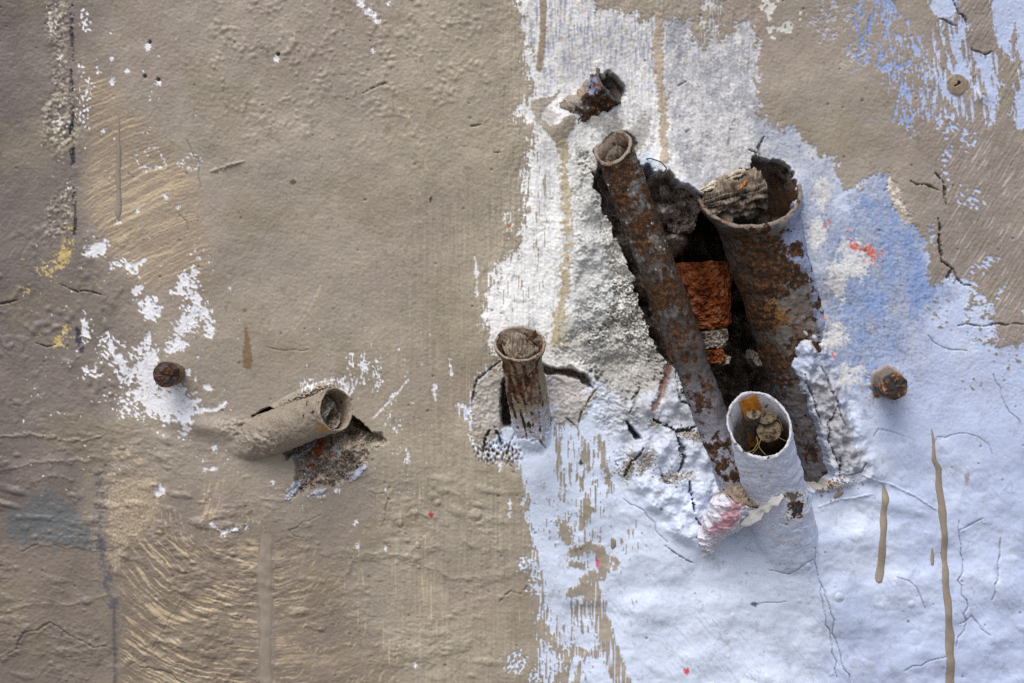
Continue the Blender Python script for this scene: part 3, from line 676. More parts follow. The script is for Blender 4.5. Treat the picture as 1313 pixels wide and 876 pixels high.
# cavities
def cavity(pts, depth, slope=3.0, rag=3.0, seed=0, rough=10, margin=30, part=2):
    w = box_of(pts, margin)
    s = sdf(pts, w) + rag * (.75 * nz('soft', .16, seed=240 + seed, sl=w) + .45 * nz('rough', 1.1, seed=244 + seed, sl=w))
    m = ss(-slope, slope, s)
    dep = depth(XX[w], YY[w]) if callable(depth) else depth
    H[w] = lerp(H[w], dep + (rough * nz('soft', .25, seed=241 + seed, sl=w) + rough * .15 * nz('rough', .9, seed=242 + seed, sl=w)) * ss(0, 8, s), m)
    cav = np.broadcast_to(S(118, 104, 92), XX[w].shape + (3,)).copy()
    q = nz('rough', .6, seed=243 + seed, sl=w)
    cav = lerp(cav, S(168, 154, 142), (ss(.3, 1.6, q) * .7)[..., None])
    cav = lerp(cav, S(62, 50, 44), (ss(.1, 1.4, -q) * .8)[..., None])
    C[w] = lerp(C[w], cav, ss(-.4, 2.6, s)[..., None]); RG[w] = lerp(RG[w], .95, ss(-1, 2, s))
    if part: PART[w] = np.where(s > 0, part, PART[w])
    return w, m
MAINCAV = [(760, 224), (768, 212), (786, 206), (806, 208), (824, 212), (838, 220), (862, 226), (884, 240), (898, 250), (908, 250), (930, 236), (950, 222), (972, 206), (996, 206), (1014, 216), (1018, 250), (1012, 300), (1012, 350), (1012, 392), (1018, 440), (1016, 470), (1030, 505), (1048, 548), (1062, 592), (1066, 610),
           (1056, 624), (1034, 632), (1000, 640), (950, 628), (934, 622), (921, 602), (904, 566), (890, 524), (870, 484), (856, 468), (844, 448), (828, 400), (805, 336), (783, 284)]
def maindepth(x, y):
    d = np.full(x.shape, -205.0, np.float32)
    up = ss(340, 300, y) * ss(915, 880, x)                    # grey mortar lumps near the top of the hole
    d = lerp(d, -62, up)
    leftg = ss(44, 14, (x - (765 + 0.36 * (y - 220))))         # narrow slot along the slender pipe
    return lerp(d, -95, leftg * (1 - up))
w, mcav = cavity(MAINCAV, maindepth, 2.5, 2.5, 1, 12)
cavity([(764, 196), (772, 184), (786, 174), (804, 172), (814, 184), (812, 204), (800, 214), (774, 216)], -18, 4, 2, 11, 3, 30, 0)
w, mcav2 = box_of(MAINCAV, 30), None
# mortar colour of the lumps near its top
z = ss(350, 320, YY[w]) * ss(930, 890, XX[w]) * mcav
q = nz('rough', .5, seed=250, sl=w)
mixc(C, w, z * .8, S(158, 144, 138)); mixc(C, w, z * ss(.4, 1.4, q) * .7, S(196, 186, 178)); mixc(C, w, z * ss(.3, 1.4, -q) * .8, S(84, 66, 54))
mixc(C, w, z * ss(.4, .8, gn(gauss(892, 268, 8, 34, 10, w), .25, q)), S(120, 72, 36))
# lip of the white sheet above the hole: proud, ragged
w = win(800, 150, 930, 260)
d, t = lined([(822, 206), (838, 212), (862, 218), (884, 232), (900, 240)], w)
H[w] += ss(26, 3, d) * ss(-1, 3, -(H[w] + 20)) * 0 + ss(30, 4, d) * np.where(H[w] > -12, 4.0, 0)
# recess that takes the big pipe's flare, and plaster closing over the pipe's right flank
ridge = [(1012, 390), (1024, 412), (1021, 432), (1013, 445), (1022, 468), (1034, 500), (1052, 545), (1068, 590), (1078, 612)]
w = win(960, 180, 1230, 680)
X, Y = XX[w], YY[w]
rx = 992 + 0.36 * (Y - 300)
over = ss(46, 4, np.abs(X - (rx - 10))) * ss(360, 430, Y) * ss(640, 585, Y)
H[w] = np.where(H[w] > -25, H[w] + over * (9 + 4.0 * nz('soft', .22, .3, seed=260, sl=w) + 2.0 * nz('soft', .10, seed=262, sl=w) + 0.35 * nz('rough', .8, seed=261, sl=w)), H[w])
H[w] = np.where(H[w] > -25, H[w] + ss(46, 0, np.abs(X - (1040 + .36 * (Y - 300)))) * ss(395, 340, Y) * ss(205, 250, Y) * 10, H[w])
mixc(C, w, over * ss(455, 500, Y) * .85 * (H[w] > -25) * ss(.0, .5, ss(44, 8, np.abs(X - (rx - 12))) + .3 * nz('cloud', .3, seed=266, sl=w)), S(158, 156, 158))
mixc(C, w, over * ss(460, 400, Y) * ss(0, .8, nz('rough', .6, seed=262, sl=w) + .5) * .8 * (H[w] > -25), S(186, 176, 160))
mixc(C, w, over * ss(1.1, 1.9, nz('rough', .6, seed=263, sl=w)) * .5, S(120, 116, 114))
# sandy shelf at the foot of the big pipe
w = win(1010, 590, 1130, 660)
z = gauss(1062, 622, 34, 8, -8, w)
H[w] += ss(.2, .8, z) * (5 + nz('band', .3, seed=264, sl=w)) * (H[w] > -15)
mixc(C, w, ss(.3, .8, gn(z, .25, nz('rough', .5, seed=265, sl=w))) * .7, S(172, 162, 144))
# shallow crumbled hollow below the left pipe
LC = [(362, 575), (376, 566), (400, 556), (432, 540), (452, 546), (470, 558), (488, 556), (490, 568), (474, 578), (468, 592), (462, 604), (446, 616), (420, 622), (392, 628), (370, 640), (378, 612), (384, 594), (372, 584)]
w, m = cavity(LC, lambda x, y: -58 + 53 * ss(0, 46, (y - 548) + .30 * (x - 420)) , 3, 2.5, 2, 4, 30, 3)
q = nz('rough', .42, seed=270, sl=w)
mixc(C, w, m * .9, S(168, 154, 140)); mixc(C, w, m * ss(.5, 1.5, q) * .85, S(222, 212, 200)); mixc(C, w, m * ss(.6, 1.6, -q) * .7, S(96, 84, 74)); H[w] += m * (1.8 * q + 1.4 * nz('band', .3, seed=271, sl=w))
mixc(C, w, ss(.35, .7, gn(gauss(406, 578, 9, 12, 30, w), .3, q)), S(176, 88, 36)); mixc(C, w, ss(.4, .7, gn(gauss(400, 597, 6, 3, 0, w), .2, q)), S(180, 84, 36))
for (px, py, rx, ry, an, c) in [(428, 574, 5, 14, 25, S(176, 178, 190)), (390, 575, 20, 7, -35, S(170, 176, 196)), (396, 608, 12, 8, -20, S(158, 156, 160)), (462, 604, 18, 5, -42, S(196, 204, 224)), (446, 610, 6, 5, 0, S(196, 204, 224)), (376, 628, 6, 16, 30, S(196, 202, 218)), (404, 632, 14, 4, -20, S(200, 208, 224)), (475, 566, 11, 10, 0, S(170, 168, 146))]:
    ww = win(px - 40, py - 40, px + 40, py + 40)
    mm = ss(.4, .7, gn(gauss(px, py, rx, ry, an, ww), .2, nz('rough', .5, seed=272, sl=ww)))
    mixc(C, ww, mm * .85, c); H[ww] += mm * 3
cavity([(325, 534), (334, 527), (346, 524), (358, 528), (350, 533), (340, 540), (330, 544)], -70, 1.5, 1.2, 3, 3)
cavity([(436, 536), (444, 530), (470, 548), (476, 556), (462, 554), (446, 546)], -60, 1.5, 1.5, 4, 3)
cavity([(643, 492), (650, 480), (656, 500), (656, 530), (655, 548), (645, 546), (642, 520)], -60, 2, 1.5, 5, 3)
cavity([(697, 468), (712, 472), (730, 470), (748, 478), (758, 488), (764, 498), (760, 500), (744, 488), (726, 480), (712, 480), (700, 480)], -26, 2, 1.2, 6, 3)
cavity([(803, 540), (812, 546), (818, 556), (822, 562), (816, 562), (806, 552)], -34, 1.5, 1.0, 7, 2)
cavity([(700, 528), (706, 536), (706, 548), (700, 546)], -26, 1.5, 1.0, 8, 2)
cavity([(760, 98), (780, 92), (796, 108), (800, 122), (790, 134), (770, 120)], -24, 4, 2, 9, 3)
# dusty crumbs along the top of the left pipe
w = win(320, 480, 450, 560)
d, t = lined([(346, 540), (368, 522), (396, 508), (420, 500)], w)
z = ss(14, 4, d); q = nz('band', .26, seed=280, sl=w)
H[w] += np.where(H[w] > -15, z * (7 + 2.2 * q), 0); mixc(C, w, z * ss(-.6, .6, q) * .55, S(120, 106, 92)); mixc(C, w, z * ss(1.2, 1.8, q) * .8, S(196, 186, 170))
# plaster swelling out round the foot of every pipe
def swell(cx, cy, rx, ry, an, hgt):
    w = win(cx - 3 * max(rx, ry), cy - 3 * max(rx, ry), cx + 3 * max(rx, ry), cy + 3 * max(rx, ry))
    H[w] += np.where(H[w] > -12, gauss(cx, cy, rx, ry, an, w) * hgt, 0)
swell(345, 558, 36, 22, -18, 7); swell(290, 552, 50, 12, 12, 6); swell(250, 545, 30, 10, 10, 4)
swell(1022, 720, 46, 56, -14, 12)
swell(690, 606, 32, 44, -6, 12)
swell(718, 160, 22, 34, 40, 9); swell(765, 128, 40, 34, -40, 8)
swell(1136, 494, 26, 22, 0, 5); ww_ = win(1090, 450, 1190, 540); qb = nz('rough', .6, seed=950, sl=ww_); gb = gauss(1132, 492, 26, 22, 0, ww_); H[ww_] += ss(.3, .8, gb) * qb * 1.6; mixc(C, ww_, ss(.3, .8, gn(gb, .35, qb)) * .75, S(150, 140, 130)); mixc(C, ww_, ss(.5, .8, gn(gauss(1124, 498, 7, 12, 0, ww_), .3, qb)), S(120, 76, 34))
swell(222, 484, 26, 22, 0, 4)
swell(910, 690, 26, 22, -30, 10)
swell(1227, 109, 12, 12, 0, 2.5); swell(1259, 124, 12, 8, 0, 4); swell(1199, 100, 12, 16, 0, 3); swell(672, 726, 26, 10, -20, 3); swell(1120, 640, 60, 12, 10, 5); swell(1080, 690, 40, 8, -10, 3)
w = win(1180, 80, 1270, 140)
r = np.hypot(XX[w] - 1227, YY[w] - 109); m = ss(15, 13, r)
mixc(C, w, m, S(138, 124, 108)); H[w] += m * 1.2
m = ss(1.2, .2, np.abs((XX[w] - 1227) * .5 + (YY[w] - 109))) * ss(6, 4, r) + ss(2, 1, np.hypot(XX[w] - 1229, YY[w] - 106))
mixc(C, w, np.clip(m, 0, 1), S(30, 28, 30)); H[w] -= np.clip(m, 0, 1) * 6

def cover(tip, foot, r, s0, s1, seed, blend=4.5, off=1.0):
    k0, k1 = (DIST - tip[2]) / DIST, (DIST - foot[2]) / DIST
    ax_, ay_, az_ = CX + (tip[0] - CX) * k0, CY + (tip[1] - CY) * k0, tip[2]
    bx_, by_, bz_ = CX + (foot[0] - CX) * k1, CY + (foot[1] - CY) * k1, foot[2]
    w = win(min(ax_, bx_) - 90, min(ay_, by_) - 90, max(ax_, bx_) + 90, max(ay_, by_) + 90)
    ex, ey, ez = bx_ - ax_, by_ - ay_, bz_ - az_
    L = math.hypot(ex, ey)
    # front surface of the tube: the axis rises by slope along the run, so its section in the picture plane is stretched
    X, Y = XX[w] - ax_, YY[w] - ay_
    q = (X * -ey + Y * ex) / L
    t = (X * ex + Y * ey) / L
    sl = ez / L
    zf = az_ + sl * t + np.sqrt(np.maximum(r * r - q * q, 0)) * math.sqrt(1 + sl * sl)
    zf = np.where(np.abs(q) < r, zf, -60) + off + 1.2 * nz('cloud', .5, seed=seed, sl=w)
    tc = t + 9 * nz('cloud', .5, seed=seed + 1, sl=w)
    wt = ss(s0, s1, tc)
    top = lerp(zf - 14, zf, wt)
    hgt = np.clip((top - H[w]) / (2 * blend) + .5, 0, 1)
    sm = lerp(H[w], top, hgt) + blend * hgt * (1 - hgt)
    H[w] = np.where((wt > .01) & (H[w] > -14), lerp(H[w], sm, np.clip(wt * 3, 0, 1)), H[w])
cover((974, 546, 100), (1030, 780, -80), 39.5, 118, 146, 281)
cover((667, 441, 62), (697, 650, -70), 25, 104, 124, 283)
cover((430, 525, 58), (322, 566, -16), 27, 66, 96, 285)
w = win(270, 515, 372, 600)
z = np.maximum(gauss(318, 552, 34, 14, 10, w), gauss(345, 575, 20, 10, 0, w))
H[w] += np.where(H[w] > -12, ss(.1, .7, z) * (nz('rough', .9, seed=960, sl=w) * 1.5 + nz('band', .9, .5, ang=15, seed=961, sl=w) * .8), 0)
# cracks
def crack(pts, width=1.6, depth=6, seed=0, dirt=.6, jit=3.0, lift=0.0):
    rg = random.Random(seed)
    pp = [pts[0]]
    for k in range(len(pts) - 1):
        (ax, ay), (bx, by) = pts[k], pts[k + 1]
        L = math.hypot(bx - ax, by - ay); n = max(1, int(L / 9))
        for q in range(1, n + 1):
            j = jit * (q < n)
            pp.append((ax + (bx - ax) * q / n + rg.uniform(-j, j), ay + (by - ay) * q / n + rg.uniform(-j, j)))
    w = box_of(pp, 12)
    d, t = lined(pp, w)
    wd = width * (.55 + .45 * nz('rough', .5, seed=300 + seed, sl=w)) * (0.35 + 0.65 * np.sin(np.pi * np.clip(t, .03, .97)))
    m = ss(1.1, -.6, d - wd)
    if lift: H[w] += ss(7, 1, d) * lift
    H[w] -= m * depth
    mixc(C, w, m * dirt, S(70, 62, 56))
CR = [
    ([(838, 538), (852, 545), (866, 552), (880, 552), (896, 545)], 2.6, 12), ([(866, 556), (872, 570), (876, 585), (870, 605)], 2.8, 12), ([(884, 618), (888, 640), (890, 656)], 1.8, 10), ([(892, 664), (900, 676), (903, 690)], 1.6, 8),
    ([(868, 500), (872, 514), (884, 518)], 1.5, 6), ([(884, 480), (888, 510), (898, 545)], 1.2, 6), ([(820, 500), (812, 520), (806, 530)], 1.1, 4), ([(824, 575), (806, 600), (800, 612)], 2.4, 8), ([(846, 600), (852, 618), (862, 620)], 1.2, 5),
    ([(604, 520), (608, 500), (612, 486), (626, 476), (642, 463)], 1.4, 6), ([(620, 578), (622, 562), (628, 552)], 2.4, 10), ([(634, 548), (640, 560), (644, 574)], 2.0, 10), ([(660, 556), (652, 575), (648, 588), (658, 600)], 1.1, 5), ([(764, 500), (752, 520), (742, 542)], 1.3, 6), ([(726, 536), (738, 546)], 1.2, 6),
    ([(700, 575), (690, 560), (672, 552)], 1.0, 4),
    ([(1072, 520), (1060, 545), (1066, 575), (1076, 600)], 1.4, 7), ([(1030, 480), (1042, 510), (1052, 545)], 1.3, 6), ([(1076, 585), (1076, 612)], 2.0, 9), ([(1052, 470), (1070, 510), (1082, 545)], 1.2, 5), ([(1086, 608), (1104, 605), (1110, 594)], 1.0, 4),
    ([(1200, 222), (1212, 245), (1214, 264)], 1.6, 6), ([(1203, 280), (1204, 310), (1208, 335), (1222, 345)], 1.9, 8), ([(1222, 345), (1228, 358), (1246, 366)], 1.2, 5), ([(1168, 232), (1186, 236), (1204, 244)], 1.1, 4), ([(1214, 358), (1220, 346)], 2.4, 6),
    ([(1222, 0), (1228, 16), (1240, 32)], 1.9, 6), ([(1204, 24), (1226, 34)], 1.1, 4), ([(1246, 64), (1264, 70), (1272, 66)], 1.0, 4),
    ([(1042, 700), (1050, 745), (1062, 775), (1072, 820), (1090, 876)], .8, 4), ([(1052, 752), (1058, 790), (1068, 830), (1074, 870)], .8, 4), ([(1230, 668), (1236, 720), (1228, 745), (1240, 770), (1236, 810), (1226, 830)], .8, 4),
    ([(1150, 740), (1166, 745), (1180, 765), (1186, 780)], .6, 3), ([(1230, 680), (1250, 670), (1260, 665)], .6, 3), ([(1284, 690), (1280, 730), (1272, 770)], .8, 4), ([(1230, 800), (1246, 790), (1270, 815)], .6, 3), ([(1160, 860), (1190, 848), (1214, 842)], .6, 3), ([(985, 730), (1010, 735), (1040, 715)], .8, 3),
    ([(853, 700), (870, 712), (888, 722)], 1.0, 4), ([(800, 640), (826, 655), (856, 695)], .6, 3), ([(970, 775), (990, 772), (1008, 770)], .5, 2),
    ([(1228, 418), (1260, 419), (1313, 416)], 1.1, 4), ([(1190, 430), (1210, 446), (1240, 450)], .6, 3), ([(1274, 480), (1290, 520), (1310, 545)], .6, 3),
    ([(78, 365), (100, 374), (130, 378)], 1.3, 5), ([(0, 390), (22, 385)], 1.2, 4), ([(46, 440), (60, 445), (70, 442)], 1.0, 4), ([(270, 220), (285, 215), (312, 208)], 2.4, -2.5), 
    ([(8, 840), (22, 832), (32, 810), (48, 808), (64, 798), (90, 815), (120, 830), (136, 828)], 1.6, 4), ([(0, 784), (30, 778), (64, 774)], 2.4, -1.8), ([(64, 768), (90, 776), (140, 762)], 2.0, -1.4), ([(28, 708), (50, 698)], 1.6, 4),
    ([(150, 860), (190, 840), (240, 760)], .7, 2), ([(180, 856), (220, 864), (238, 876)], 1.2, 4),
    ([(474, 630), (492, 632), (498, 640), (494, 665), (488, 678)], 1.0, 3.5), ([(440, 740), (454, 716), (490, 706), (520, 714), (534, 700)], 2.2, -1.5), ([(534, 718), (550, 728), (580, 742), (620, 738)], 2.0, -1.3), 
    ([(640, 772), (655, 758), (668, 762), (676, 752)], 1.6, 4), ([(390, 690), (370, 680), (396, 668), (412, 660)], 1.0, 3), ([(342, 445), (366, 450), (396, 448)], .7, 2), ([(465, 120), (480, 112), (495, 106)], 1.0, 2.5),
    ([(604, 162), (616, 160)], 1.6, 4), ([(634, 196), (642, 196)], 1.2, 3), ([(980, 175), (972, 190), (976, 205)], 1.4, 5),
    ([(960, 192), (970, 196), (968, 210)], 1.0, 5), ([(870, 110), (880, 104)], 1.0, 3), ([(1120, 560), (1126, 550), (1160, 560)], .5, 2),
    ([(1195, 575), (1202, 560), (1240, 556), (1262, 566), (1272, 582)], .7, 2), ([(1065, 610), (1100, 606), (1140, 620), (1180, 640), (1205, 655)], 1.2, -2.2), ([(1050, 650), (1080, 640), (1120, 634)], 1.2, -2),
    ([(240, 180), (256, 205), (258, 240)], .6, 2), ([(228, 265), (242, 296)], .5, 2), ([(0, 604), (60, 592), (118, 590)], 3.0, -2), ([(40, 618), (70, 610), (100, 618)], 2.6, -1.6), ([(0, 560), (40, 556), (90, 566), (130, 560)], 2.6, -1.6),
]
for k, c in enumerate(CR):
    soft = c[0][0][0] < 660 and c[0][0][1] > 590
    crack(c[0], c[1] * (.8 if soft else (.32 if c[1] < 1.0 else 1)), c[2] * (.5 if soft else 1), k + 1, 0 if c[2] < 0 else (.28 if soft else .65), lift=.5 if soft else 0)
# small bubbles and rings in the gloss
for k, (px, py, r, hh) in enumerate([(513, 671, 5, 3), (531, 659, 7, 2), (610, 660, 8, 3), (1075, 765, 6, 4), (1168, 775, 5, 2.5), (1212, 572, 10, 2), (1256, 618, 12, 2.5), (1173, 818, 9, 2), (1085, 700, 8, 2), (536, 699, 4, 2.5), (537, 727, 3, 2), (1000, 728, 6, 2.5), (555, 636, 6, 2), (556, 622, 5, 2), (560, 645, 5, 2)]):
    w = win(px - 3 * r, py - 3 * r, px + 3 * r, py + 3 * r)
    d = np.hypot(XX[w] - px, YY[w] - py) / r
    hh = hh * (.45 if px > 1000 else .7)
    H[w] += hh * np.exp(-(d * 1.3) ** 2) - hh * .45 * np.exp(-((d - 1.15) / .22) ** 2)
#NUMPY_END

# ------------------------------------------------------------------ materials
def nd(nt, kind, **kw):
    n = nt.nodes.new(kind)
    for k, v in kw.items(): setattr(n, k, v)
    return n
def surface_mat(name, rough=0.6, use_rough_attr=False, grain_scale=900.0, grain=0.10, bump=0.15, bump_scale=1400.0, metallic=0.0, spec=0.35):
    """base colour from the 'tint' attribute, broken up by 3D noise; fine bump from 3D noise"""
    m = bpy.data.materials.new(name); m.use_nodes = True
    nt = m.node_tree; nt.nodes.clear(); L = nt.links.new
    out = nd(nt, 'ShaderNodeOutputMaterial'); p = nd(nt, 'ShaderNodeBsdfPrincipled')
    at = nd(nt, 'ShaderNodeAttribute'); at.attribute_name = 'tint'
    geo = nd(nt, 'ShaderNodeNewGeometry')
    n1 = nd(nt, 'ShaderNodeTexNoise'); n1.inputs['Scale'].default_value = grain_scale; n1.inputs['Detail'].default_value = 3
    mr = nd(nt, 'ShaderNodeMapRange'); mr.inputs[1].default_value = .25; mr.inputs[2].default_value = .75
    mr.inputs[3].default_value = 1 - grain; mr.inputs[4].default_value = 1 + grain
    mul = nd(nt, 'ShaderNodeVectorMath', operation='SCALE')
    L(geo.outputs['Position'], n1.inputs['Vector']); L(n1.outputs['Fac'], mr.inputs[0])
    L(at.outputs['Color'], mul.inputs[0]); L(mr.outputs[0], mul.inputs['Scale']); L(mul.outputs[0], p.inputs['Base Color'])
    n2 = nd(nt, 'ShaderNodeTexNoise'); n2.inputs['Scale'].default_value = bump_scale; n2.inputs['Detail'].default_value = 2
    L(geo.outputs['Position'], n2.inputs['Vector'])
    bp = nd(nt, 'ShaderNodeBump'); bp.inputs['Strength'].default_value = bump; bp.inputs['Distance'].default_value = 0.0005
    L(n2.outputs['Fac'], bp.inputs['Height']); L(bp.outputs[0], p.inputs['Normal'])
    if use_rough_attr:
        ar = nd(nt, 'ShaderNodeAttribute'); ar.attribute_name = 'gloss'; L(ar.outputs['Fac'], p.inputs['Roughness'])
    else: p.inputs['Roughness'].default_value = rough
    p.inputs['Metallic'].default_value = metallic
    p.inputs['Specular IOR Level'].default_value = spec
    L(p.outputs[0], out.inputs[0])
    return m
def plain_mat(name, rgb, rough=.7, grain=.15, scale=500.0, bump=.2):
    m = surface_mat(name, rough, False, scale, grain, bump)
    nt = m.node_tree
    at = [n for n in nt.nodes if n.type == 'ATTRIBUTE'][0]
    c = nd(nt, 'ShaderNodeRGB'); c.outputs[0].default_value = (*[float(v) for v in rgb], 1)
    mul = [n for n in nt.nodes if n.type == 'VECT_MATH'][0]
    nt.links.new(c.outputs[0], mul.inputs[0]); nt.nodes.remove(at)
    return m
M_WALL = surface_mat('painted_plaster', use_rough_attr=True, grain=.06, grain_scale=1100, bump=.05, bump_scale=1800, spec=.3)
def metal_mat():
    """painted steel: the tint attribute is the coat, its alpha says how far rust has eaten through; flakes come from solid noise"""
    m = surface_mat('rusty_painted_steel', rough=.6, grain=.12, grain_scale=700, bump=.25, bump_scale=900, spec=.35)
    nt = m.node_tree; L = nt.links.new
    p = [n for n in nt.nodes if n.type == 'BSDF_PRINCIPLED'][0]; at = [n for n in nt.nodes if n.type == 'ATTRIBUTE'][0]
    geo = [n for n in nt.nodes if n.type == 'NEW_GEOMETRY'][0]; mul = [n for n in nt.nodes if n.type == 'VECT_MATH'][0]
    bp = [n for n in nt.nodes if n.type == 'BUMP'][0]
    n1 = nd(nt, 'ShaderNodeTexNoise'); n1.inputs['Scale'].default_value = 190; n1.inputs['Detail'].default_value = 9; n1.inputs['Roughness'].default_value = .68
    n2 = nd(nt, 'ShaderNodeTexNoise'); n2.inputs['Scale'].default_value = 420; n2.inputs['Detail'].default_value = 6; n2.inputs['Roughness'].default_value = .7
    n3_ = nd(nt, 'ShaderNodeTexNoise'); n3_.inputs['Scale'].default_value = 60; n3_.inputs['Detail'].default_value = 5
    for n in (n1, n2, n3_): L(geo.outputs['Position'], n.inputs['Vector'])
    # threshold = 0.72 - 0.44 * alpha
    thr = nd(nt, 'ShaderNodeMath', operation='MULTIPLY_ADD'); thr.inputs[1].default_value = -.46; thr.inputs[2].default_value = .73
    L(at.outputs['Alpha'], thr.inputs[0])
    pat = nd(nt, 'ShaderNodeMath', operation='MULTIPLY_ADD'); pat.inputs[1].default_value = .55; L(n3_.outputs['Fac'], pat.inputs[0]); L(n1.outputs['Fac'], pat.inputs[2])
    pat2 = nd(nt, 'ShaderNodeMath', operation='SUBTRACT'); L(pat.outputs[0], pat2.inputs[0]); pat2.inputs[1].default_value = .275
    sub = nd(nt, 'ShaderNodeMath', operation='SUBTRACT'); L(pat2.outputs[0], sub.inputs[0]); L(thr.outputs[0], sub.inputs[1])
    mask = nd(nt, 'ShaderNodeMapRange'); mask.inputs[1].default_value = -.012; mask.inputs[2].default_value = .03; L(sub.outputs[0], mask.inputs[0])
    ramp = nd(nt, 'ShaderNodeValToRGB'); cr = ramp.color_ramp
    cr.elements[0].position = .34; cr.elements[0].color = (.012, .008, .006, 1)
    cr.elements[1].position = .80; cr.elements[1].color = (.40, .16, .034, 1)
    e = cr.elements.new(.50); e.color = (.045, .022, .011, 1)
    e = cr.elements.new(.64); e.color = (.16, .064, .018, 1)
    L(n2.outputs['Fac'], ramp.inputs[0])
    mix = nd(nt, 'ShaderNodeMix', data_type='RGBA')
    L(mask.outputs[0], mix.inputs[0]); L(mul.outputs[0], mix.inputs[6]); L(ramp.outputs[0], mix.inputs[7])
    L(mix.outputs[2], p.inputs['Base Color'])
    rr = nd(nt, 'ShaderNodeMapRange'); rr.inputs[3].default_value = .5; rr.inputs[4].default_value = .92; L(mask.outputs[0], rr.inputs[0]); L(rr.outputs[0], p.inputs['Roughness'])
    b2 = nd(nt, 'ShaderNodeBump'); b2.inputs['Strength'].default_value = .7; b2.inputs['Distance'].default_value = .0008
    h = nd(nt, 'ShaderNodeMath', operation='MULTIPLY_ADD'); h.inputs[1].default_value = -.5
    L(mask.outputs[0], h.inputs[0]); L(n2.outputs['Fac'], h.inputs[2])
    L(h.outputs[0], b2.inputs['Height']); L(bp.outputs[0], b2.inputs['Normal']); L(b2.outputs[0], p.inputs['Normal'])
    return m
M_METAL = metal_mat()
M_DUST = surface_mat('dusty_debris', rough=.95, grain=.25, grain_scale=800, bump=.5, bump_scale=900, spec=.1)
M_STONE = surface_mat('brick_and_mortar', rough=.95, grain=.25, grain_scale=500, bump=.6, bump_scale=700, spec=.1)

# ------------------------------------------------------------------ object helpers
def W(px, py, d=0.0):
    """point seen at photograph pixel (px,py), d pixels in front of the wall plane"""
    k = (DIST - d) / DIST
    return np.array([(px - CX) * k * S_, -d * S_, ZC - (py - CY) * k * S_])
def set_props(o, label=None, cat=None, group=None, kind=None):
    if label: o['label'] = label
    if cat: o['category'] = cat
    if group: o['group'] = group
    if kind: o['kind'] = kind
    return o
def empty(name, loc, label, cat, group=None):
    o = bpy.data.objects.new(name, None); COL.objects.link(o)
    o.location = loc; o.empty_display_size = 0.02
    return set_props(o, label, cat, group)
def mesh_obj(name, V, F, mat, parent=None, tint=None, gloss=None, smooth=True):
    """V in world metres (n,3); F (m,4) or (m,3) or list; tint (n,3)"""
    V = np.asarray(V, float)
    base = np.array(parent.matrix_basis.translation) if parent is not None else V.mean(0)
    if parent is not None and parent.parent is not None:
        base = base + np.array(parent.parent.matrix_basis.translation)
    me = bpy.data.meshes.new(name)
    if isinstance(F, np.ndarray):
        n, k = F.shape
        me.vertices.add(len(V)); me.vertices.foreach_set('co', (V - base).astype(np.float32).ravel())
        me.loops.add(n * k); me.loops.foreach_set('vertex_index', F.astype(np.int32).ravel())
        me.polygons.add(n); me.polygons.foreach_set('loop_start', np.arange(0, n * k, k, dtype=np.int32))
        me.update(calc_edges=True)
    else:
        me.from_pydata([tuple(v) for v in (V - base)], [], F)
    if tint is not None:
        a = me.attributes.new('tint', 'FLOAT_COLOR', 'POINT')
        tint = np.asarray(tint); t = np.zeros((len(V), 4), np.float32); t[:, :tint.shape[1]] = np.clip(tint, 0, 1); a.data.foreach_set('color', t.ravel())
    if gloss is not None:
        a = me.attributes.new('gloss', 'FLOAT', 'POINT'); a.data.foreach_set('value', np.asarray(gloss, np.float32).ravel())
    me.polygons.foreach_set('use_smooth', np.full(len(me.polygons), smooth))
    me.materials.append(mat); me.update()
    o = bpy.data.objects.new(name, me); COL.objects.link(o)
    if parent is not None: o.parent = parent
    else: o.location = base
    return o
def grid_faces(nu, nv, wrap=True):
    """nu rings of nv points"""
    i = np.arange(nu - 1)[:, None]; j = np.arange(nv if wrap else nv - 1)[None, :]
    j1 = (j + 1) % nv
    return np.stack([i * nv + j, i * nv + j1, (i + 1) * nv + j1, (i + 1) * nv + j], -1).reshape(-1, 4)
def n3(P, scale, kind='cloud', seed=0):
    """cheap solid noise from two slanted planes; P in pixels"""
    x, y, z = P[..., 0] / scale, P[..., 1] / scale, P[..., 2] / scale
    return (samp(kind, x + .43 * z + seed * 31.7, y - .57 * z + seed * 17.3) + samp(kind, .6 * x + .8 * y - .49 * z + 200 + seed * 13.1, -.8 * x + .6 * y + .61 * z + 77 + seed * 7.7)) * 0.7071
def px2w(P):
    """pixel space (x right, y down, z towards the camera), metric, to world metres"""
    P = np.asarray(P, float)
    return np.stack([(P[..., 0] - CX) * S_, -P[..., 2] * S_, ZC - (P[..., 1] - CY) * S_], -1)
def q3(px, py, d):
    """pixel-space point that is seen at (px,py) at depth d"""
    k = (DIST - d) / DIST
    return np.array([CX + (px - CX) * k, CY + (py - CY) * k, d], float)
def unit(v):
    v = np.asarray(v, float); return v / np.linalg.norm(v)

# ------------------------------------------------------------------ pavement (out of frame, in front of the wall)
pv = np.array([[-300, -600, 0], [300, -600, 0], [300, 0.6, 0], [-300, 0.6, 0]], float)
pav = mesh_obj('pavement', pv, np.array([[0, 1, 2, 3]]), plain_mat('pavement_concrete', (.22, .21, .20), .9, .2, 30.0))
pav['kind'] = 'structure'

